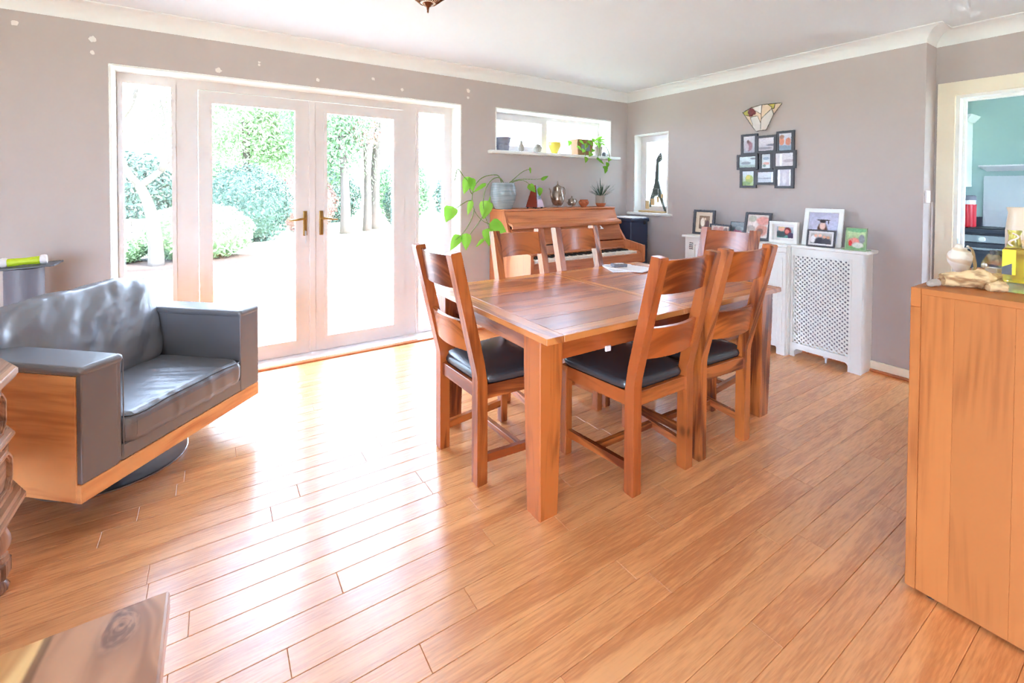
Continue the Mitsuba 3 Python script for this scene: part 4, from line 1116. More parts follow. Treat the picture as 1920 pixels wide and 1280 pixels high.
cp = thing('coffee_pot', 'tall tarnished silver coffee pot on curved legs on the piano', 'coffee pot')
X, Y = 2.815, 3.49
add('body', lathe([(0, .022), (.03, .022), (.046, .032), (.060, .062), (.062, .085), (.056, .120), (.047, .155), (.044, .175), (.047, .190), (.045, .194), (0, .194)], 36), 'm_silver', cp, M=at(X, Y, PT), smooth=50)
lid = add('lid', lathe([(0, .194), (.046, .194), (.046, .199), (.034, .208), (.016, .216), (.006, .224), (.004, .232), (.008, .240), (.005, .250), (.001, .262), (0, .262)], 30), 'm_silver', cp, M=at(X, Y, PT), smooth=50)
add('spout', tube(spline([(X - .052, Y, PT + .085), (X - .075, Y, PT + .105), (X - .082, Y, PT + .150), (X - .098, Y, PT + .182), (X - .106, Y, PT + .186)], 14), np.linspace(.014, .006, 14), 10), 'm_silver', cp, smooth=True)
add('handle', tube(spline([(X + .045, Y, PT + .178), (X + .075, Y, PT + .198), (X + .096, Y, PT + .170), (X + .088, Y, PT + .125), (X + .066, Y, PT + .085), (X + .056, Y, PT + .078)], 20), .005, 8), 'm_silver', cp, smooth=True)
curved_legs(cp, X, Y, .054, PT)

sg = thing('sugar_bowl', 'small tarnished silver sugar bowl with lid and two curled handles beside the coffee pot', 'sugar bowl')
X, Y = 2.995, 3.49
add('body', lathe([(0, .018), (.02, .018), (.036, .028), (.042, .045), (.038, .062), (.034, .072), (0, .072)], 30), 'm_silver', sg, M=at(X, Y, PT), smooth=50)
add('lid', lathe([(0, .072), (.035, .072), (.030, .082), (.014, .090), (.004, .094), (.004, .100), (.007, .106), (0, .114)], 26), 'm_silver', sg, M=at(X, Y, PT), smooth=50)
for s in (-1, 1):
    add('handle', tube(spline([(X + s * .034, Y, PT + .066), (X + s * .058, Y, PT + .078), (X + s * .068, Y, PT + .062), (X + s * .052, Y, PT + .042), (X + s * .040, Y, PT + .038)], 14), .0035, 7), 'm_silver', sg, smooth=True)
curved_legs(sg, X, Y, .036, PT)

cb = add('clay_bowl', lathe([(0, 0), (.028, 0), (.030, .012), (.046, .028), (.053, .044), (.050, .058), (.040, .068), (.041, .075), (.036, .075), (.034, .066), (.02, .04), (0, .035)], 36), 'm_terracotta', M=at(3.155, 3.49, PT), smooth=50, label='small round terracotta bowl on the piano', cat='bowl')

# ---------------------------------------------------------------- high window board
SZ0, YS = 1.655, 3.745
add('flower_pot', lathe([(0, 0), (.052, 0), (.056, .006), (.074, .122), (.079, .122), (.079, .134), (.072, .134), (.066, .06), (0, .05)], 36), 'm_greypot', M=at(2.34, YS, SZ0), smooth=50, label='grey-violet flower pot at the left end of the high window board', cat='flower pot')
add('bud_vase', lathe([(0, 0), (.018, 0), (.028, .03), (.027, .065), (.014, .09), (.011, .112), (.014, .118), (.009, .118), (.008, .09), (0, .08)], 28), 'm_stoneware', M=at(2.555, YS, SZ0), smooth=50, label='slim pale bud vase on the high window board', cat='vase')
gj = thing('ginger_jar', 'small rounded stoneware jar on the high window board', 'jar')
add('body', lathe([(0, 0), (.026, 0), (.030, .012), (.046, .045), (.046, .060), (.034, .078), (.030, .080), (0, .080)], 30), 'm_stoneware', gj, M=at(2.752, YS, SZ0), smooth=50)
add('lid', lathe([(0, .080), (.033, .080), (.030, .088), (.010, .092), (.006, .098), (0, .098)], 24), 'm_stoneware', gj, M=at(2.752, YS, SZ0), smooth=50)
add('flower_pot', lathe([(0, 0), (.026, 0), (.030, .006), (.046, .045), (.064, .085), (.064, .108), (.061, .118), (.066, .124), (.060, .126), (.055, .09), (0, .05)], 36), 'm_yellow', M=at(2.975, YS, SZ0), smooth=50, label='glossy yellow pot in the middle of the high window board', cat='flower pot')
bp = thing('vine_planter', 'square brown planter with a trailing vine on the high window board', 'potted plant')
pot = add('pot', frustum(.20, .10, .23, .12, 0, .175), 'm_brownbox', bp, M=at(3.36, 3.755, SZ0, 0), label='square brown planter')
add('label_panel', cbox(-.06, .06, -.0655, -.058, .05, .12, .002), 'm_greypot', pot, M=at(3.36, 3.755, SZ0), label='dark bluish panel')
VST = [[(3.40, 3.74, 1.82), (3.44, 3.68, 1.86), (3.48, 3.62, 1.80), (3.46, 3.59, 1.70), (3.43, 3.585, 1.62)], [(3.30, 3.74, 1.82), (3.24, 3.67, 1.83), (3.18, 3.62, 1.76), (3.20, 3.60, 1.70)], [(3.42, 3.73, 1.82), (3.52, 3.64, 1.80), (3.60, 3.59, 1.70), (3.60, 3.585, 1.60), (3.55, 3.585, 1.53), (3.54, 3.585, 1.50)], [(3.34, 3.73, 1.82), (3.34, 3.66, 1.82), (3.30, 3.62, 1.74), (3.27, 3.595, 1.64)]]
for s in VST:
    add('stem', tube(spline(s, 20), .0025, 6), 'm_stem', bp, smooth=True)
for i, (x, y, z) in enumerate([(3.178, 3.62, 1.736), (3.259, 3.61, 1.71), (3.319, 3.64, 1.772), (3.364, 3.66, 1.80), (3.44, 3.66, 1.83), (3.50, 3.63, 1.79), (3.427, 3.585, 1.62), (3.351, 3.60, 1.68), (3.275, 3.59, 1.625), (3.46, 3.585, 1.60), (3.601, 3.58, 1.63), (3.546, 3.58, 1.52), (3.52, 3.585, 1.53), (3.56, 3.585, 1.535), (3.09, 3.64, 1.79), (3.24, 3.65, 1.80), (3.40, 3.62, 1.72), (3.575, 3.585, 1.58)]):
    a = i * 2.1
    add('leaf', leaf_mesh(.065 if i not in (3, 7) else .085, .048 if i not in (3, 7) else .06, .2, .25), 'm_leaf', bp, M=put((x, y, z)) @ turn((.8 * math.cos(a), -.35, .25 * math.sin(a) - .45), (0, -.8, .6)), smooth=True)
wp = thing('window_plant', 'leafy plant in a cream pot at the right end of the high window board', 'potted plant')
add('pot', lathe([(0, 0), (.042, 0), (.050, .10), (.053, .10), (.053, .112), (.047, .112), (.045, .09), (0, .085)], 30), 'm_stoneware', wp, M=at(3.60, 3.76, SZ0), smooth=50)
for k in range(14):
    a = k * 2.4
    ti = .25 + .07 * k
    d = (math.cos(a) * math.sin(ti), math.sin(a) * math.sin(ti) * .7, math.cos(ti))
    add('stem', tube([(3.60, 3.76, SZ0 + .085), (3.60 + .06 * d[0], 3.76 + .06 * d[1], SZ0 + .085 + .09 * d[2] + .03)], .0018, 5), 'm_stem', wp)
    add('leaf', leaf_mesh(.055, .042, .2, .2), 'm_leaf', wp, M=put((3.60 + .06 * d[0], 3.76 + .06 * d[1], SZ0 + .113 + .09 * d[2])) @ turn((d[0], d[1] - .3, d[2] - .6), (0, -.6, .8)), smooth=True)
sp_ = thing('pebble_ornament', 'grey pebble and small white ball at the right end of the high window board', 'ornament')
add('pebble', pillow(.045, .04, .06, .9, .9, 18, 12), 'm_grey', sp_, M=at(3.675, 3.74, SZ0 + .029), smooth=True)
add('ball', trimesh.creation.icosphere(2, .02), 'm_offwhite', sp_, M=at(3.70, 3.685, SZ0 + .02), smooth=True)

# ---------------------------------------------------------------- slim window board: guitar and bamboo chime
gt = thing('guitar_ornament', 'dark V-shaped ornamental guitar standing in the slim window', 'ornament')
GX = 4.058
body = Polygon([(3.291, 1.387), (3.192, 1.08), (3.185, 1.046), (3.215, 1.09), (3.266, 1.189), (3.305, 1.225), (3.343, 1.214), (3.402, 1.197), (3.405, 1.18), (3.395, 1.19), (3.333, 1.387)]).buffer(0)
body = Polygon([(3.291, 1.39), (3.19, 1.0465), (3.215, 1.075), (3.272, 1.20), (3.305, 1.232), (3.345, 1.218), (3.402, 1.10), (3.412, 1.11), (3.395, 1.20), (3.333, 1.39)]).buffer(0)
add('body', extrude(body, .014, 'x', GX - .007), 'm_guitar', gt)
add('neck', extrude(Polygon([(3.290, 1.38), (3.334, 1.38), (3.317, 1.60), (3.288, 1.60)]), .010, 'x', GX - .012), 'm_guitar', gt)
hd = add('headstock', extrude(Polygon([(3.266, 1.697), (3.253, 1.665), (3.246, 1.618), (3.284, 1.592), (3.316, 1.594), (3.323, 1.622), (3.298, 1.663)]), .010, 'x', GX - .006), 'm_guitar', gt)
for k in range(3):
    add('tuning_peg', trimesh.creation.icosphere(1, .006), 'm_steel', hd, M=at(GX - .008, 3.262 + .004 * k, 1.622 + .022 * k))
ch = thing('bamboo_chime', 'rack of four hanging bamboo cups on a pale wooden base in the slim window', 'wind chime')
WX = 4.012
add('base', cbox(WX - .035, WX + .030, 3.17, 3.50, 1.046, 1.064, .003), 'm_bamboo', ch)
add('wire_frame', cat_list([tube([(WX, 3.455, 1.064), (WX, 3.455, 1.303)], .0018, 6), tube([(WX, 3.195, 1.064), (WX, 3.195, 1.303)], .0018, 6), tube([(WX, 3.455, 1.303), (WX, 3.195, 1.303)], .0018, 6), tube([(WX, 3.333, 1.303), (WX, 3.333, 1.235)], .0014, 6), tube([(WX, 3.258, 1.303), (WX, 3.258, 1.236)], .0014, 6), tube([(WX, 3.333, 1.235), (WX, 3.258, 1.235)], .0014, 6)]), 'm_steel', ch)
for (y, z, r, h) in ((3.403, 1.128, .021, .088), (3.331, 1.162, .021, .072), (3.261, 1.189, .012, .06), (3.208, 1.227, .013, .042)):
    c = add('cup', lathe([(r * .85, -h / 2), (r, -h / 2), (r, h / 2), (r * .85, h / 2), (r * .85, -h / 2)], 18), 'm_bamboo', ch, M=at(WX, y, z), smooth=40)
    add('cord', tube([(WX, y, z + h / 2 - .004), (WX, y, 1.303)], .001, 5), 'm_offwhite', c)
    add('cap', lathe([(0, h / 2 - .006), (r * .9, h / 2 - .006), (r * .9, h / 2 - .002), (0, h / 2 - .002)], 16), 'm_bamboo', c, M=at(WX, y, z))

# ---------------------------------------------------------------- on the dining table
mg = thing('magazine', 'glossy pale magazine lying flat at the far side of the dining table', 'magazine')
add('cover', cbox(-.11, .11, -.145, .145, .0, .006, .001), 'm_paper', mg, M=at(2.40, 2.255, TZ, -28))
add('picture', cbox(-.09, .09, -.12, .06, .006, .0064, .0001), 'm_offwhite', mg, M=at(2.40, 2.255, TZ, -28), label='grey picture on the cover')
add('magazine', cbox(-.105, .105, -.14, .14, .0065, .012, .001), 'm_offwhite', M=at(2.425, 2.20, TZ, 14), label='thin brochure on top of the flat magazine', cat='magazine')
gd = thing('gadget_box', 'small grey case on top of the magazines', 'case')
add('body', rbox(-.05, .05, -.034, .034, .0125, .034, .006), 'm_grey', gd, M=at(2.385, 2.27, TZ, -20), smooth=40)
add('lid', cbox(-.03, .03, -.02, .02, .034, .0352, .0005), 'm_offwhite', gd, M=at(2.385, 2.27, TZ, -20), label='pale lid')

# ---------------------------------------------------------------- left wall end: pedestal with hand weight
ped = thing('pedestal_stand', 'slate grey cylindrical stand with a thin top plate in the left corner', 'stand')
PX, PY = -.84, 3.43
add('column', lathe([(0, 0), (.076, 0), (.076, .868), (0, .868)], 40), 'm_grey', ped, M=at(PX, PY, 0), smooth=40)
add('top_plate', trimesh.Trimesh(trimesh.transform_points(cbox(-.10, .135, -.09, .09, 0, .010, .002).vertices, np.eye(4)), cbox(-.10, .135, -.09, .09, 0, .010, .002).faces), 'm_charcoal', ped, M=at(PX, PY, .872, 0, 0, -2.5))
hw = thing('hand_weight', 'lime green hand weight with pale ends on the grey stand', 'dumbbell')
HM = at(PX + .005, PY - .02, .905, 4, 0, -2.5)
add('grip', lathe([(0, -.06), (.020, -.06), (.021, -.05), (.018, 0), (.021, .05), (.020, .06), (0, .06)], 24), 'm_lime', hw, M=HM @ at(0, 0, 0, 0, 0, 90), smooth=50)
for s in (-1, 1):
    add('end', lathe([(0, -.013), (.022, -.013), (.025, -.006), (.025, .006), (.022, .013), (0, .013)], 24), 'm_offwhite', hw, M=HM @ at(s * .073, 0, .002, 0, 0, 90), smooth=50)

# ---------------------------------------------------------------- ceiling lamp
cl = thing('ceiling_lamp', 'antique ceiling lamp with a ribbed glass bowl and bronze finial', 'ceiling lamp')
LX, LY = .846, 2.02
add('bowl', lathe([(.012, 2.160), (.034, 2.163), (.052, 2.178), (.075, 2.198), (.110, 2.222), (.15, 2.250), (.165, 2.272), (.165, 2.282), (.160, 2.276), (.146, 2.254), (.106, 2.227), (.07, 2.202), (.048, 2.183), (.03, 2.167), (.012, 2.164)], 48), 'm_frost', cl, M=at(LX, LY, 0), smooth=50)
add('finial', lathe([(0, 2.118), (.003, 2.12), (.005, 2.128), (.0035, 2.132), (.007, 2.138), (.005, 2.143), (.012, 2.148), (.018, 2.158), (.030, 2.164), (.034, 2.170), (0, 2.174)], 24), 'm_bronze', cl, M=at(LX, LY, 0), smooth=50)
add('rose', lathe([(0, 2.374), (.07, 2.374), (.065, 2.36), (.03, 2.345), (0, 2.345)], 32), 'm_bronze', cl, M=at(LX, LY, 0), smooth=50)
for k in range(3):
    a = k * 2 * math.pi / 3
    add('rod', tube([(LX + .16 * math.cos(a), LY + .16 * math.sin(a), 2.28), (LX + .03 * math.cos(a), LY + .03 * math.sin(a), 2.352)], .003, 6), 'm_bronze', cl)
for k in range(24):
    a = k * 2 * math.pi / 24
    c, s = math.cos(a), math.sin(a)
    add('rib', tube([(LX + c * r, LY + s * r, z - .002) for r, z in ((.036, 2.164), (.054, 2.178), (.077, 2.198), (.112, 2.222), (.152, 2.250), (.167, 2.274))], .0022, 5), 'm_bronze', cl)

# ---------------------------------------------------------------- on the teak cabinet
def blob_root(path, rad, seed, n=18):
    m = tube(spline(path, 24), np.interp(np.linspace(0, 1, 24), np.linspace(0, 1, len(rad)), rad), n)
    m = trimesh.Trimesh(*trimesh.remesh.subdivide_to_size(m.vertices, m.faces, .012, max_iter=5), process=True)
    v = np.array(m.vertices)
    v = v + np.array(m.vertex_normals) * (.016 * (meshkit.fbm(v * 45.0, 3, seed) - .5))[:, None]
    v[:, 2] = np.maximum(v[:, 2], CZ + .0005)
    return trimesh.Trimesh(v, m.faces, process=False)


rt = thing('gnarled_root', 'gnarled pale ginger-like root lying on top of the teak cabinet', 'root')
Z = CZ + .022
add('trunk', cat_list([blob_root([(1.990, .474, Z), (2.01, .448, Z + .003), (2.03, .420, Z + .006), (2.045, .395, Z + .004)], [.019, .023, .026, .028], 1), blob_root([(2.03, .412, Z), (2.05, .392, Z + .006), (2.065, .378, Z - .001)], [.022, .033, .022], 2)]), 'm_root', rt, smooth=True)
add('finger', blob_root([(2.05, .395, Z), (2.08, .366, Z - .003), (2.11, .335, Z - .003)], [.019, .015, .011], 3), 'm_root', rt, smooth=True)
add('finger', blob_root([(2.06, .41, Z + .008), (2.10, .386, Z + .010), (2.145, .36, Z + .018)], [.017, .011, .008], 4), 'm_root', rt, smooth=True)
add('finger', blob_root([(2.012, .374, CZ + .013), (2.03, .356, CZ + .013), (2.048, .340, CZ + .013)], [.013, .018, .014], 5), 'm_root', rt, smooth=True)
add('driftwood_piece', blob_root([(1.935, .492, CZ + .008), (1.955, .486, CZ + .014), (1.98, .488, CZ + .010)], [.006, .014, .008], 6), 'm_stone', smooth=True, label='small grey driftwood knot at the corner of the teak cabinet', cat='driftwood')

ob = thing('oil_bottle', 'square green glass bottle of yellow oil with a yellow label on the teak cabinet', 'bottle')
OM = at(2.076, .312, CZ, -84)
add('glass', cat_list([rbox(-.040, .040, -.032, .032, 0, .030, .006, 3)]), 'm_greenglass', ob, M=OM, smooth=40, label='thick green glass foot')
add('body', rbox(-.040, .040, -.032, .032, .0305, .138, .008, 3), 'm_oil', ob, M=OM, smooth=40)
add('neck', lathe([(0, .1385), (.017, .1385), (.014, .152), (.012, .175), (.015, .18), (.015, .19), (0, .19)], 20), 'm_oil', ob, M=OM @ at(-.018, 0, 0), smooth=40)
lb = add('label', cbox(-.041, -.012, -.0335, -.0325, .055, .132, .0002), 'm_label', ob, M=OM, label='yellow paper label with a dark corner')
add('dark_mark', hull([(-.041, -.034, .055), (-.020, -.034, .055), (-.041, -.034, .078), (-.020, -.034, .090), (-.041, -.0335, .055), (-.020, -.0335, .055), (-.041, -.0335, .078), (-.020, -.0335, .090)]), 'm_charcoal', lb, M=OM)
add('ribbon', tube(spline([(-.02, -.018, .142), (-.028, -.018, .155), (-.010, -.018, .168), (-.022, -.018, .182)], 12), .003, 6), 'm_artcream', ob, M=OM, smooth=True)
gjar = thing('glass_jar', 'small clear square glass bottle with a dark lid behind the oil bottle', 'bottle')
JM = at(2.235, .395, CZ, -33)
add('body', hull([(s * a, q * a, z) for s in (-1, 1) for q in (-1, 1) for a, z in ((.026, 0), (.027, .062), (.015, .082), (.015, .095))]), 'm_glass', gjar, M=JM)
add('content', cbox(-.021, .021, -.021, .021, .004, .05, .002), 'm_artcream', gjar, M=JM, label='pale yellow content')
add('lid', lathe([(0, .095), (.018, .095), (.018, .108), (0, .108)], 20), 'm_charcoal', gjar, M=JM, smooth=40)
ck = thing('cork_jar', 'tall jar of golden liquid with a round cork ball at the right frame edge', 'jar')
KM = at(2.28, .338, CZ)
add('body', lathe([(0, 0), (.042, 0), (.044, .01), (.044, .080), (.034, .095), (.026, .100), (0, .100)], 30), 'm_oil', ck, M=KM, smooth=40)
add('cork', pillow(.06, .06, .05, .9, .9, 20, 14), 'm_root', ck, M=KM @ at(0, 0, .122), smooth=True, label='round cork ball')
sh_ = thing('seashell', 'large pale seashell with a tan opening at the back of the teak cabinet', 'shell')
prof = [(0, 0), (.010, .002), (.022, .018), (.034, .046), (.037, .066), (.031, .082), (.022, .088), (.021, .096), (.012, .100), (.011, .108), (.004, .112), (0, .116)]
m = lathe(prof, 36)
v = np.array(m.vertices); an = np.arctan2(v[:, 1], v[:, 0]); v[:, :2] *= (1 + .05 * np.sin(5 * an + v[:, 2] * 60))[:, None]
SM = at(2.345, .505, CZ + .001, -33, 0, 0) @ at(0, 0, 0, 0, 0, -8)
add('body', trimesh.Trimesh(v, m.faces), 'm_shell', sh_, M=SM, smooth=True)
# the flared outer lip: a curved sheet from the body's right side to a wavy rim
nu, nv = 22, 8
gv = []
for i in range(nu + 1):
    a = i / nu
    zc = .008 + .088 * a
    for j in range(nv + 1):
        b = j / nv
        reach = .020 + .034 * math.sin(math.pi * (.12 + .80 * a)) * b
        gv.append((reach + .004 * math.sin(9 * a) * b, -.026 - .016 * b + .040 * b * b, zc + .010 * b * (a - .5)))
gf = [q for i in range(nu) for j in range(nv) for q in ((i * (nv + 1) + j, i * (nv + 1) + j + 1, (i + 1) * (nv + 1) + j), (i * (nv + 1) + j + 1, (i + 1) * (nv + 1) + j + 1, (i + 1) * (nv + 1) + j))]
add('flared_lip', trimesh.Trimesh(np.array(gv), gf, process=False), 'm_bamboo', sh_, M=SM, smooth=True, label='tan inside of the flared lip')
add('rim', tube([gv[i * (nv + 1) + nv] for i in range(nu + 1)], .0035, 7), 'm_shell', sh_, M=SM, smooth=True)
cj = add('ceramic_vase', lathe([(0, 0), (.04, 0), (.05, .05), (.052, .16), (.045, .23), (.050, .25), (.042, .25), (.03, .1), (0, .05)], 30), 'm_artcream', M=at(2.545, .378, CZ), smooth=50, label='tall cream vase behind the cork jar at the right frame edge', cat='vase')

# ---------------------------------------------------------------- kitchen things
XF = 7.14
kb = thing('kitchen_base_unit', 'white kitchen base unit left of the oven', 'kitchen unit')
add('carcass', cbox(XF + .022, XKB - .002, 1.545, 2.60, .0, .83, .003), 'm_white', kb)
for a in (1.548, 2.08):
    dd = add('door', cbox(XF, XF + .02, a, a + .515, .10, .825, .004), 'm_white', kb)
    add('handle', tube(spline([(XF, a + .07, .72), (XF - .03, a + .08, .72), (XF - .03, a + .16, .73), (XF, a + .17, .73)], 12), .006, 7), 'm_charcoal', dd, smooth=True)
ov = thing('built_in_oven', 'stainless built-in oven with a white knob in the kitchen', 'oven')
add('body', cbox(XF + .02, XKB - .02, .95, 1.53, .10, .83, .003), 'm_charcoal', ov)
add('control_panel', cbox(XF, XF + .02, .952, 1.528, .725, .805, .003), 'm_steel', ov)
od = add('door', cbox(XF, XF + .02, .952, 1.528, .16, .712, .003), 'm_charcoal', ov)
add('window', cbox(XF - .003, XF, 1.01, 1.44, .24, .60, .001), 'm_worktop', od)
add('handle', cat_list([cbox(XF - .05, XF - .035, .98, 1.50, .645, .67, .004), cbox(XF - .04, XF, 1.00, 1.015, .65, .665, .002), cbox(XF - .04, XF, 1.465, 1.48, .65, .665, .002)]), 'm_steel', od)
for y in (1.38, 1.10):
    add('knob', lathe([(0, 0), (.028, 0), (.026, .02), (0, .02)], 20), 'm_ivory', ov, M=at(XF, y, .762, 0, 0, -90), smooth=40)
add('kitchen_base_unit', cbox(XF, XKB - .002, -1.55, .94, .0, .83, .003), 'm_white', label='white kitchen base unit right of the oven, hidden by the bottles', cat='kitchen unit')
add('worktop', cbox(XF - .03, XKB - .001, -1.55, 2.60, .832, .872, .004), 'm_worktop', label='dark grey kitchen worktop with a low upstand', cat='worktop')
add('upstand', cbox(XKB - .03, XKB - .001, 1.50, 2.60, .873, .985, .002), 'm_worktop', 'worktop')
add('hob', cbox(XF + .06, XKB - .10, .96, 1.52, .8725, .880, .002), 'm_black', label='black glass hob set on the worktop', cat='hob')
add('splashback', cbox(XKB - .014, XKB - .001, -.2, 1.495, .873, 1.475, .002), 'm_brushed', label='tall brushed steel splashback behind the hob', cat='splashback')
hd_ = thing('cooker_hood', 'slim pale cooker hood above the steel splashback', 'cooker hood')
add('visor', hull([(7.36, -.2, 1.575), (7.36, 1.47, 1.575), (7.36, -.2, 1.59), (7.36, 1.47, 1.59), (XKB - .002, -.2, 1.53), (XKB - .002, 1.47, 1.53), (XKB - .002, -.2, 1.60), (XKB - .002, 1.47, 1.60)]), 'm_offwhite', hd_)
kc = thing('wall_cupboard', 'white glazed kitchen wall cupboard seen through the doorway', 'cupboard')
add('carcass', cbox(7.44, XKB - .002, 1.60, 2.55, 1.345, 2.12, .003), 'm_white', kc)
add('door', extrude(sbox(1.603, 1.35, 2.05, 2.115).difference(sbox(1.668, 1.42, 1.985, 2.045)), .022, 'x', 7.417), 'm_white', kc)
add('glass', cbox(7.434, 7.437, 1.66, 1.99, 1.41, 2.05, .0005), 'm_worktop', kc, label='dark glass door panel')
add('cornice', hull([(7.40, 1.585, 2.12), (7.40, 2.55, 2.12), (XKB - .002, 1.585, 2.12), (XKB - .002, 2.55, 2.12), (7.35, 1.53, 2.19), (7.35, 2.55, 2.19), (XKB - .002, 1.53, 2.19), (XKB - .002, 2.55, 2.19)]), 'm_white', kc)
kt = thing('red_canister', 'glossy red canister with a grey lid on the kitchen worktop', 'canister')
add('body', lathe([(0, .875), (.072, .875), (.078, .89), (.078, 1.14), (0, 1.14)], 32), 'm_red', kt, M=at(7.42, 1.565, 0), smooth=40)
add('glass_band', lathe([(0, 1.1405), (.072, 1.1405), (.072, 1.19), (0, 1.19)], 32), 'm_offwhite', kt, M=at(7.42, 1.565, 0), smooth=40)
add('lid', lathe([(0, 1.1905), (.076, 1.1905), (.076, 1.235), (.06, 1.245), (0, 1.245)], 32), 'm_grey', kt, M=at(7.42, 1.565, 0), smooth=40)
tk = thing('toaster', 'dark toaster beside the red canister on the kitchen worktop', 'toaster')
add('body', rbox(7.30, 7.55, 1.68, 1.85, .874, 1.07, .03, 3), 'm_charcoal', tk, smooth=40)
add('lever', cbox(7.295, 7.31, 1.665, 1.68, .97, .99, .002), 'm_steel', tk)

# ---------------------------------------------------------------- garden
GZ0 = -.15
add('lawn', cbox(-45, 60, -30, 70, GZ0 - .3, GZ0, .01), 'm_grass', kind='structure', label='sunlit lawn beyond the garden doors')
add('patio', cbox(-6, 9, YB + TH + .02, 6.2, GZ0, GZ0 + .06, .01), 'm_stone', kind='structure', label='pale patio outside the garden doors')
gr = np.random.default_rng(12)


def leaf_cloud(n, centre, radii, size, inner=.55, flat=0.0):
    """n small four-cornered leaves through an ellipsoid, denser at its skin."""
    d = gr.normal(size=(n, 3)); d /= np.linalg.norm(d, axis=1, keepdims=True)
    r = inner + (1 - inner) * gr.random(n) ** .6
    bump = .85 + .3 * meshkit.fbm(d * 2.2 + np.array(centre), 3)
    c = np.array(centre) + d * r[:, None] * bump[:, None] * np.array(radii)
    nrm = d + gr.normal(scale=.7, size=(n, 3)); nrm[:, 2] += flat; nrm /= np.linalg.norm(nrm, axis=1, keepdims=True)
    a = np.cross(nrm, gr.normal(size=(n, 3))); a /= np.linalg.norm(a, axis=1, keepdims=True)
    b = np.cross(nrm, a)
    s = size * (.6 + .8 * gr.random(n))[:, None]
    v = np.stack([c - a * s, c - b * s * .45, c + a * s, c + b * s * .45], 1).reshape(-1, 3)
    i = np.arange(n)[:, None] * 4
    return v, np.vstack([i + [0, 1, 2], i + [0, 2, 3]])


def clouds_mesh(parts):
    vs, fs, o = [], [], 0
    for v, f in parts:
        vs.append(v); fs.append(f + o); o += len(v)
    return trimesh.Trimesh(np.vstack(vs), np.vstack(fs), process=False)


def shrub(label, x, y, w, h, n, mat, size):
    t = thing('garden_shrub', label, 'shrub')
    add('foliage', clouds_mesh([leaf_cloud(n, (x, y, GZ0 + h * .47), (w / 2, w / 2, h * .53), size, .8)]), mat, t, kind='stuff')
    core = trimesh.creation.icosphere(3)
    add('core', trimesh.Trimesh(core.vertices * [w * .42, w * .42, h * .45], core.faces), mat, t, M=at(x, y, GZ0 + h * .46))
    add('stem', tube([(x, y, GZ0), (x, y, GZ0 + h * .4)], .04), 'm_bark', t)
    return t


shrub('rounded light green clipped shrub beside the patio lawn', -.25, 11.2, 2.0, 1.12, 5200, 'm_lightfoliage', .045)
shrub('big dark green domed shrub at the back of the lawn', .78, 14.2, 2.15, 2.05, 6500, 'm_darkfoliage', .05)
shrub('low light green shrub at the foot of the bare tree', -1.55, 11.0, 1.0, .55, 1800, 'm_lightfoliage', .04)
shrub('tall dark holly-like shrub at the right of the weeping tree', 6.0, 17.2, 1.1, 1.7, 2600, 'm_darkfoliage', .05)
shrub('coppery brown shrub behind the dark dome', 2.6, 16.5, 1.9, 2.0, 4200, 'm_copperleaf', .05)


def tree(label, x, y, trunk, crown, mat, n, size, r=.12, limbs=()):
    t = thing('garden_tree', label, 'tree')
    add('trunk', tube(spline(trunk, 14), np.linspace(r, r * .55, 14), 10), 'm_bark', t, smooth=True)
    for l in limbs:
        add('branch', tube(spline(l, 10), np.linspace(r * .5, r * .1, 10), 7), 'm_bark', t, smooth=True)
    if n:
        add('foliage', clouds_mesh([leaf_cloud(int(n * w), c, rr, size, .35, .4) for c, rr, w in crown]), mat, t, kind='stuff')
    return t


g = GZ0
bx_, by_ = -.88, 10.3
tree('small gnarled tree with bare twisted branches outside the left side light', bx_, by_, [(bx_ + .02, by_, g), (bx_ + .01, by_, g + .5), (bx_ - .05, by_, g + 1.0), (bx_ - .22, by_, g + 1.5)], [((-1.0, 10.3, 3.4), (1.5, 1.3, .8), 1.0)], 'm_lightfoliage', 1500, .05, .13,
     [[(bx_ - .2, by_, g + 1.45), (bx_ + .1, by_ + .1, g + 1.75), (bx_ + .55, by_ + .1, g + 2.15), (bx_ + 1.0, by_, g + 2.4)], [(bx_ - .2, by_, g + 1.45), (bx_ - .45, by_, g + 1.9), (bx_ - .6, by_ + .2, g + 2.5), (bx_ - .75, by_, g + 3.2)], [(bx_ + .1, by_ + .1, g + 1.75), (bx_ + .2, by_, g + 2.3), (bx_ + .1, by_, g + 3.0)],
      [(bx_ - .45, by_, g + 1.9), (bx_ - .9, by_ - .1, g + 2.1), (bx_ - 1.3, by_, g + 2.6)], [(bx_ + .4, by_ + .1, g + 2.0), (bx_ + .5, by_, g + 2.5), (bx_ + .8, by_, g + 3.1)], [(bx_ - .6, by_ + .2, g + 2.5), (bx_ - .3, by_, g + 2.9), (bx_ - .2, by_, g + 3.5)]])
tree('broad pale green tree behind the dark dome shrub', 1.0, 22, [(1.2, 22, g), (1.2, 22, 2), (1.1, 22, 4)], [((.4, 22, 4.6), (3.4, 2.0, 3.0), .6), ((3.0, 22.5, 3.8), (2.2, 1.8, 2.4), .4)], 'm_lightfoliage', 17000, .10, .2)
tree('tall green tree seen through the right garden door', 4.5, 19, [(3.5, 15, g), (3.5, 15.1, 1.6), (3.4, 15.2, 3)], [((3.1, 15.6, 3.6), (1.4, 1.3, 2.2), 1.0)], 'm_foliage', 6500, .08, .17)
wt = tree('weeping pale tree hanging over the back of the lawn', 5.0, 16, [(4.75, 16.2, g), (4.8, 16.2, 1.6), (4.9, 16.2, 3.6)], [((4.9, 16.2, 4.3), (1.9, 1.6, .9), 1.0)], 'm_lightfoliage', 2600, .07, .2)
strands = []
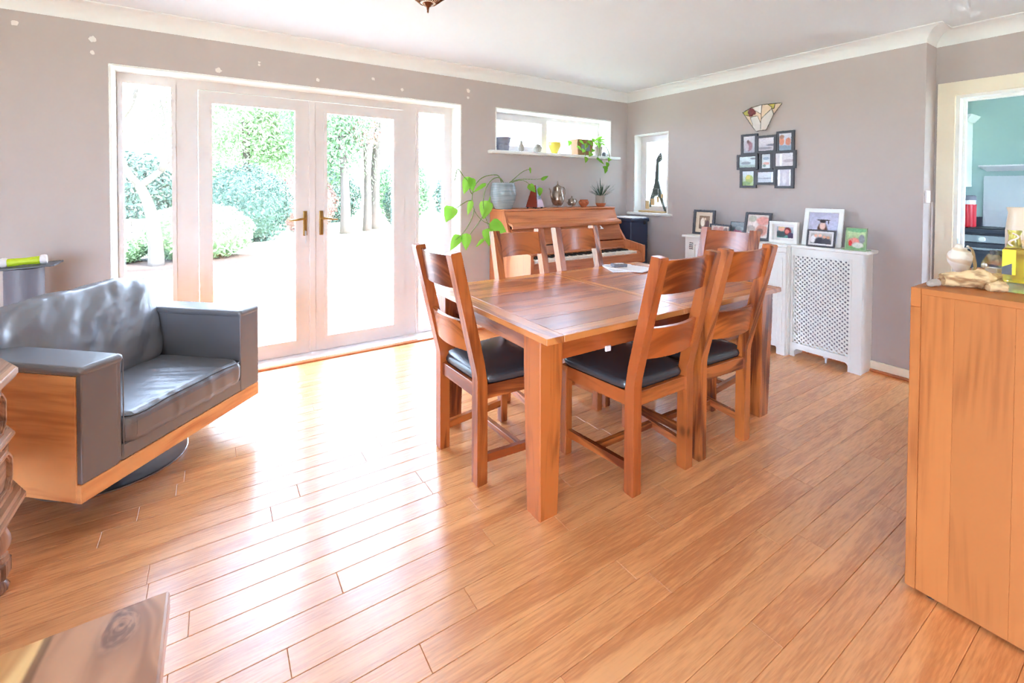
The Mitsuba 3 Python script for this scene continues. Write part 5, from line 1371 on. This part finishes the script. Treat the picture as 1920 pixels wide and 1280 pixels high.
for k in range(90):
    a = gr.random() * 2 * np.pi; rr = .7 + 1.2 * gr.random()
    x, y = 4.9 + rr * math.cos(a), 16.2 + rr * math.sin(a) * .8
    top, bot = 4.4 - .3 * rr, .5 + 1.6 * gr.random()
    n = 26
    z = np.linspace(top, bot, n)
    c = np.stack([x + .04 * gr.normal(size=n), y + .04 * gr.normal(size=n), z], 1)
    s = .075
    d = gr.normal(size=(n, 3)) * .4 + [0, 0, -1]; d /= np.linalg.norm(d, axis=1, keepdims=True)
    b = np.cross(d, gr.normal(size=(n, 3))); b /= np.linalg.norm(b, axis=1, keepdims=True)
    v = np.stack([c - d * s, c - b * s * .22, c + d * s, c + b * s * .22], 1).reshape(-1, 3)
    i = np.arange(n)[:, None] * 4
    strands.append((v, np.vstack([i + [0, 1, 2], i + [0, 2, 3]])))
add('hanging_shoots', clouds_mesh(strands), 'm_lightfoliage', wt, kind='stuff')
tree('reddish trunk standing under the weeping tree', 4.35, 15.6, [(4.35, 15.6, g), (4.37, 15.6, 1.4), (4.3, 15.6, 2.8)], [((4.3, 15.6, 3.1), (.6, .6, .5), 1.0)], 'm_copperleaf', 500, .06, .15)
hz = [(-7.5, 20, 2.6), (-4.6, 19.5, 3.0), (-2.2, 18.5, 2.6), (-.2, 19.5, 2.4), (4.2, 20.5, 2.2), (7.2, 20, 2.8), (9.8, 19.5, 2.4), (12.5, 19, 2.6)]
for i, (x, y, h) in enumerate(hz):
    t = thing('boundary_bush', ['first', 'second', 'third', 'fourth', 'fifth', 'sixth', 'seventh', 'last'][i] + ' bush from the left along the far garden boundary, ' + ['dark evergreen', 'mixed green'][i % 2], 'shrub', 'bushes along the far garden boundary')
    add('foliage', clouds_mesh([leaf_cloud(4200, (x, y, GZ0 + h * .45), (1.25, .9, h * .55), .09, .6)]), 'm_darkfoliage' if i % 2 == 0 else 'm_foliage', t, kind='stuff')
gw = thing('garden_wall', 'low pale garden wall far left behind the bare tree', 'wall')
for r_ in range(4):
    for k in range(9):
        x0 = -4.6 + k * .45 + (r_ % 2) * .2
        add('stone', cbox(x0 + .006, x0 + .444, 14.6, 14.9, GZ0 + r_ * .16 + .004, GZ0 + r_ * .16 + .156, .015), 'm_stone', gw)
bed = add('garden_bed', lathe([(0, 0), (1.0, 0), (.95, .04), (0, .06)], 40), 'm_soil', M=at(-.75, 10.75, GZ0) @ np.diag([1.55, .8, 1, 1]), label='dark soil bed under the small tree and light shrub', cat='flower bed')
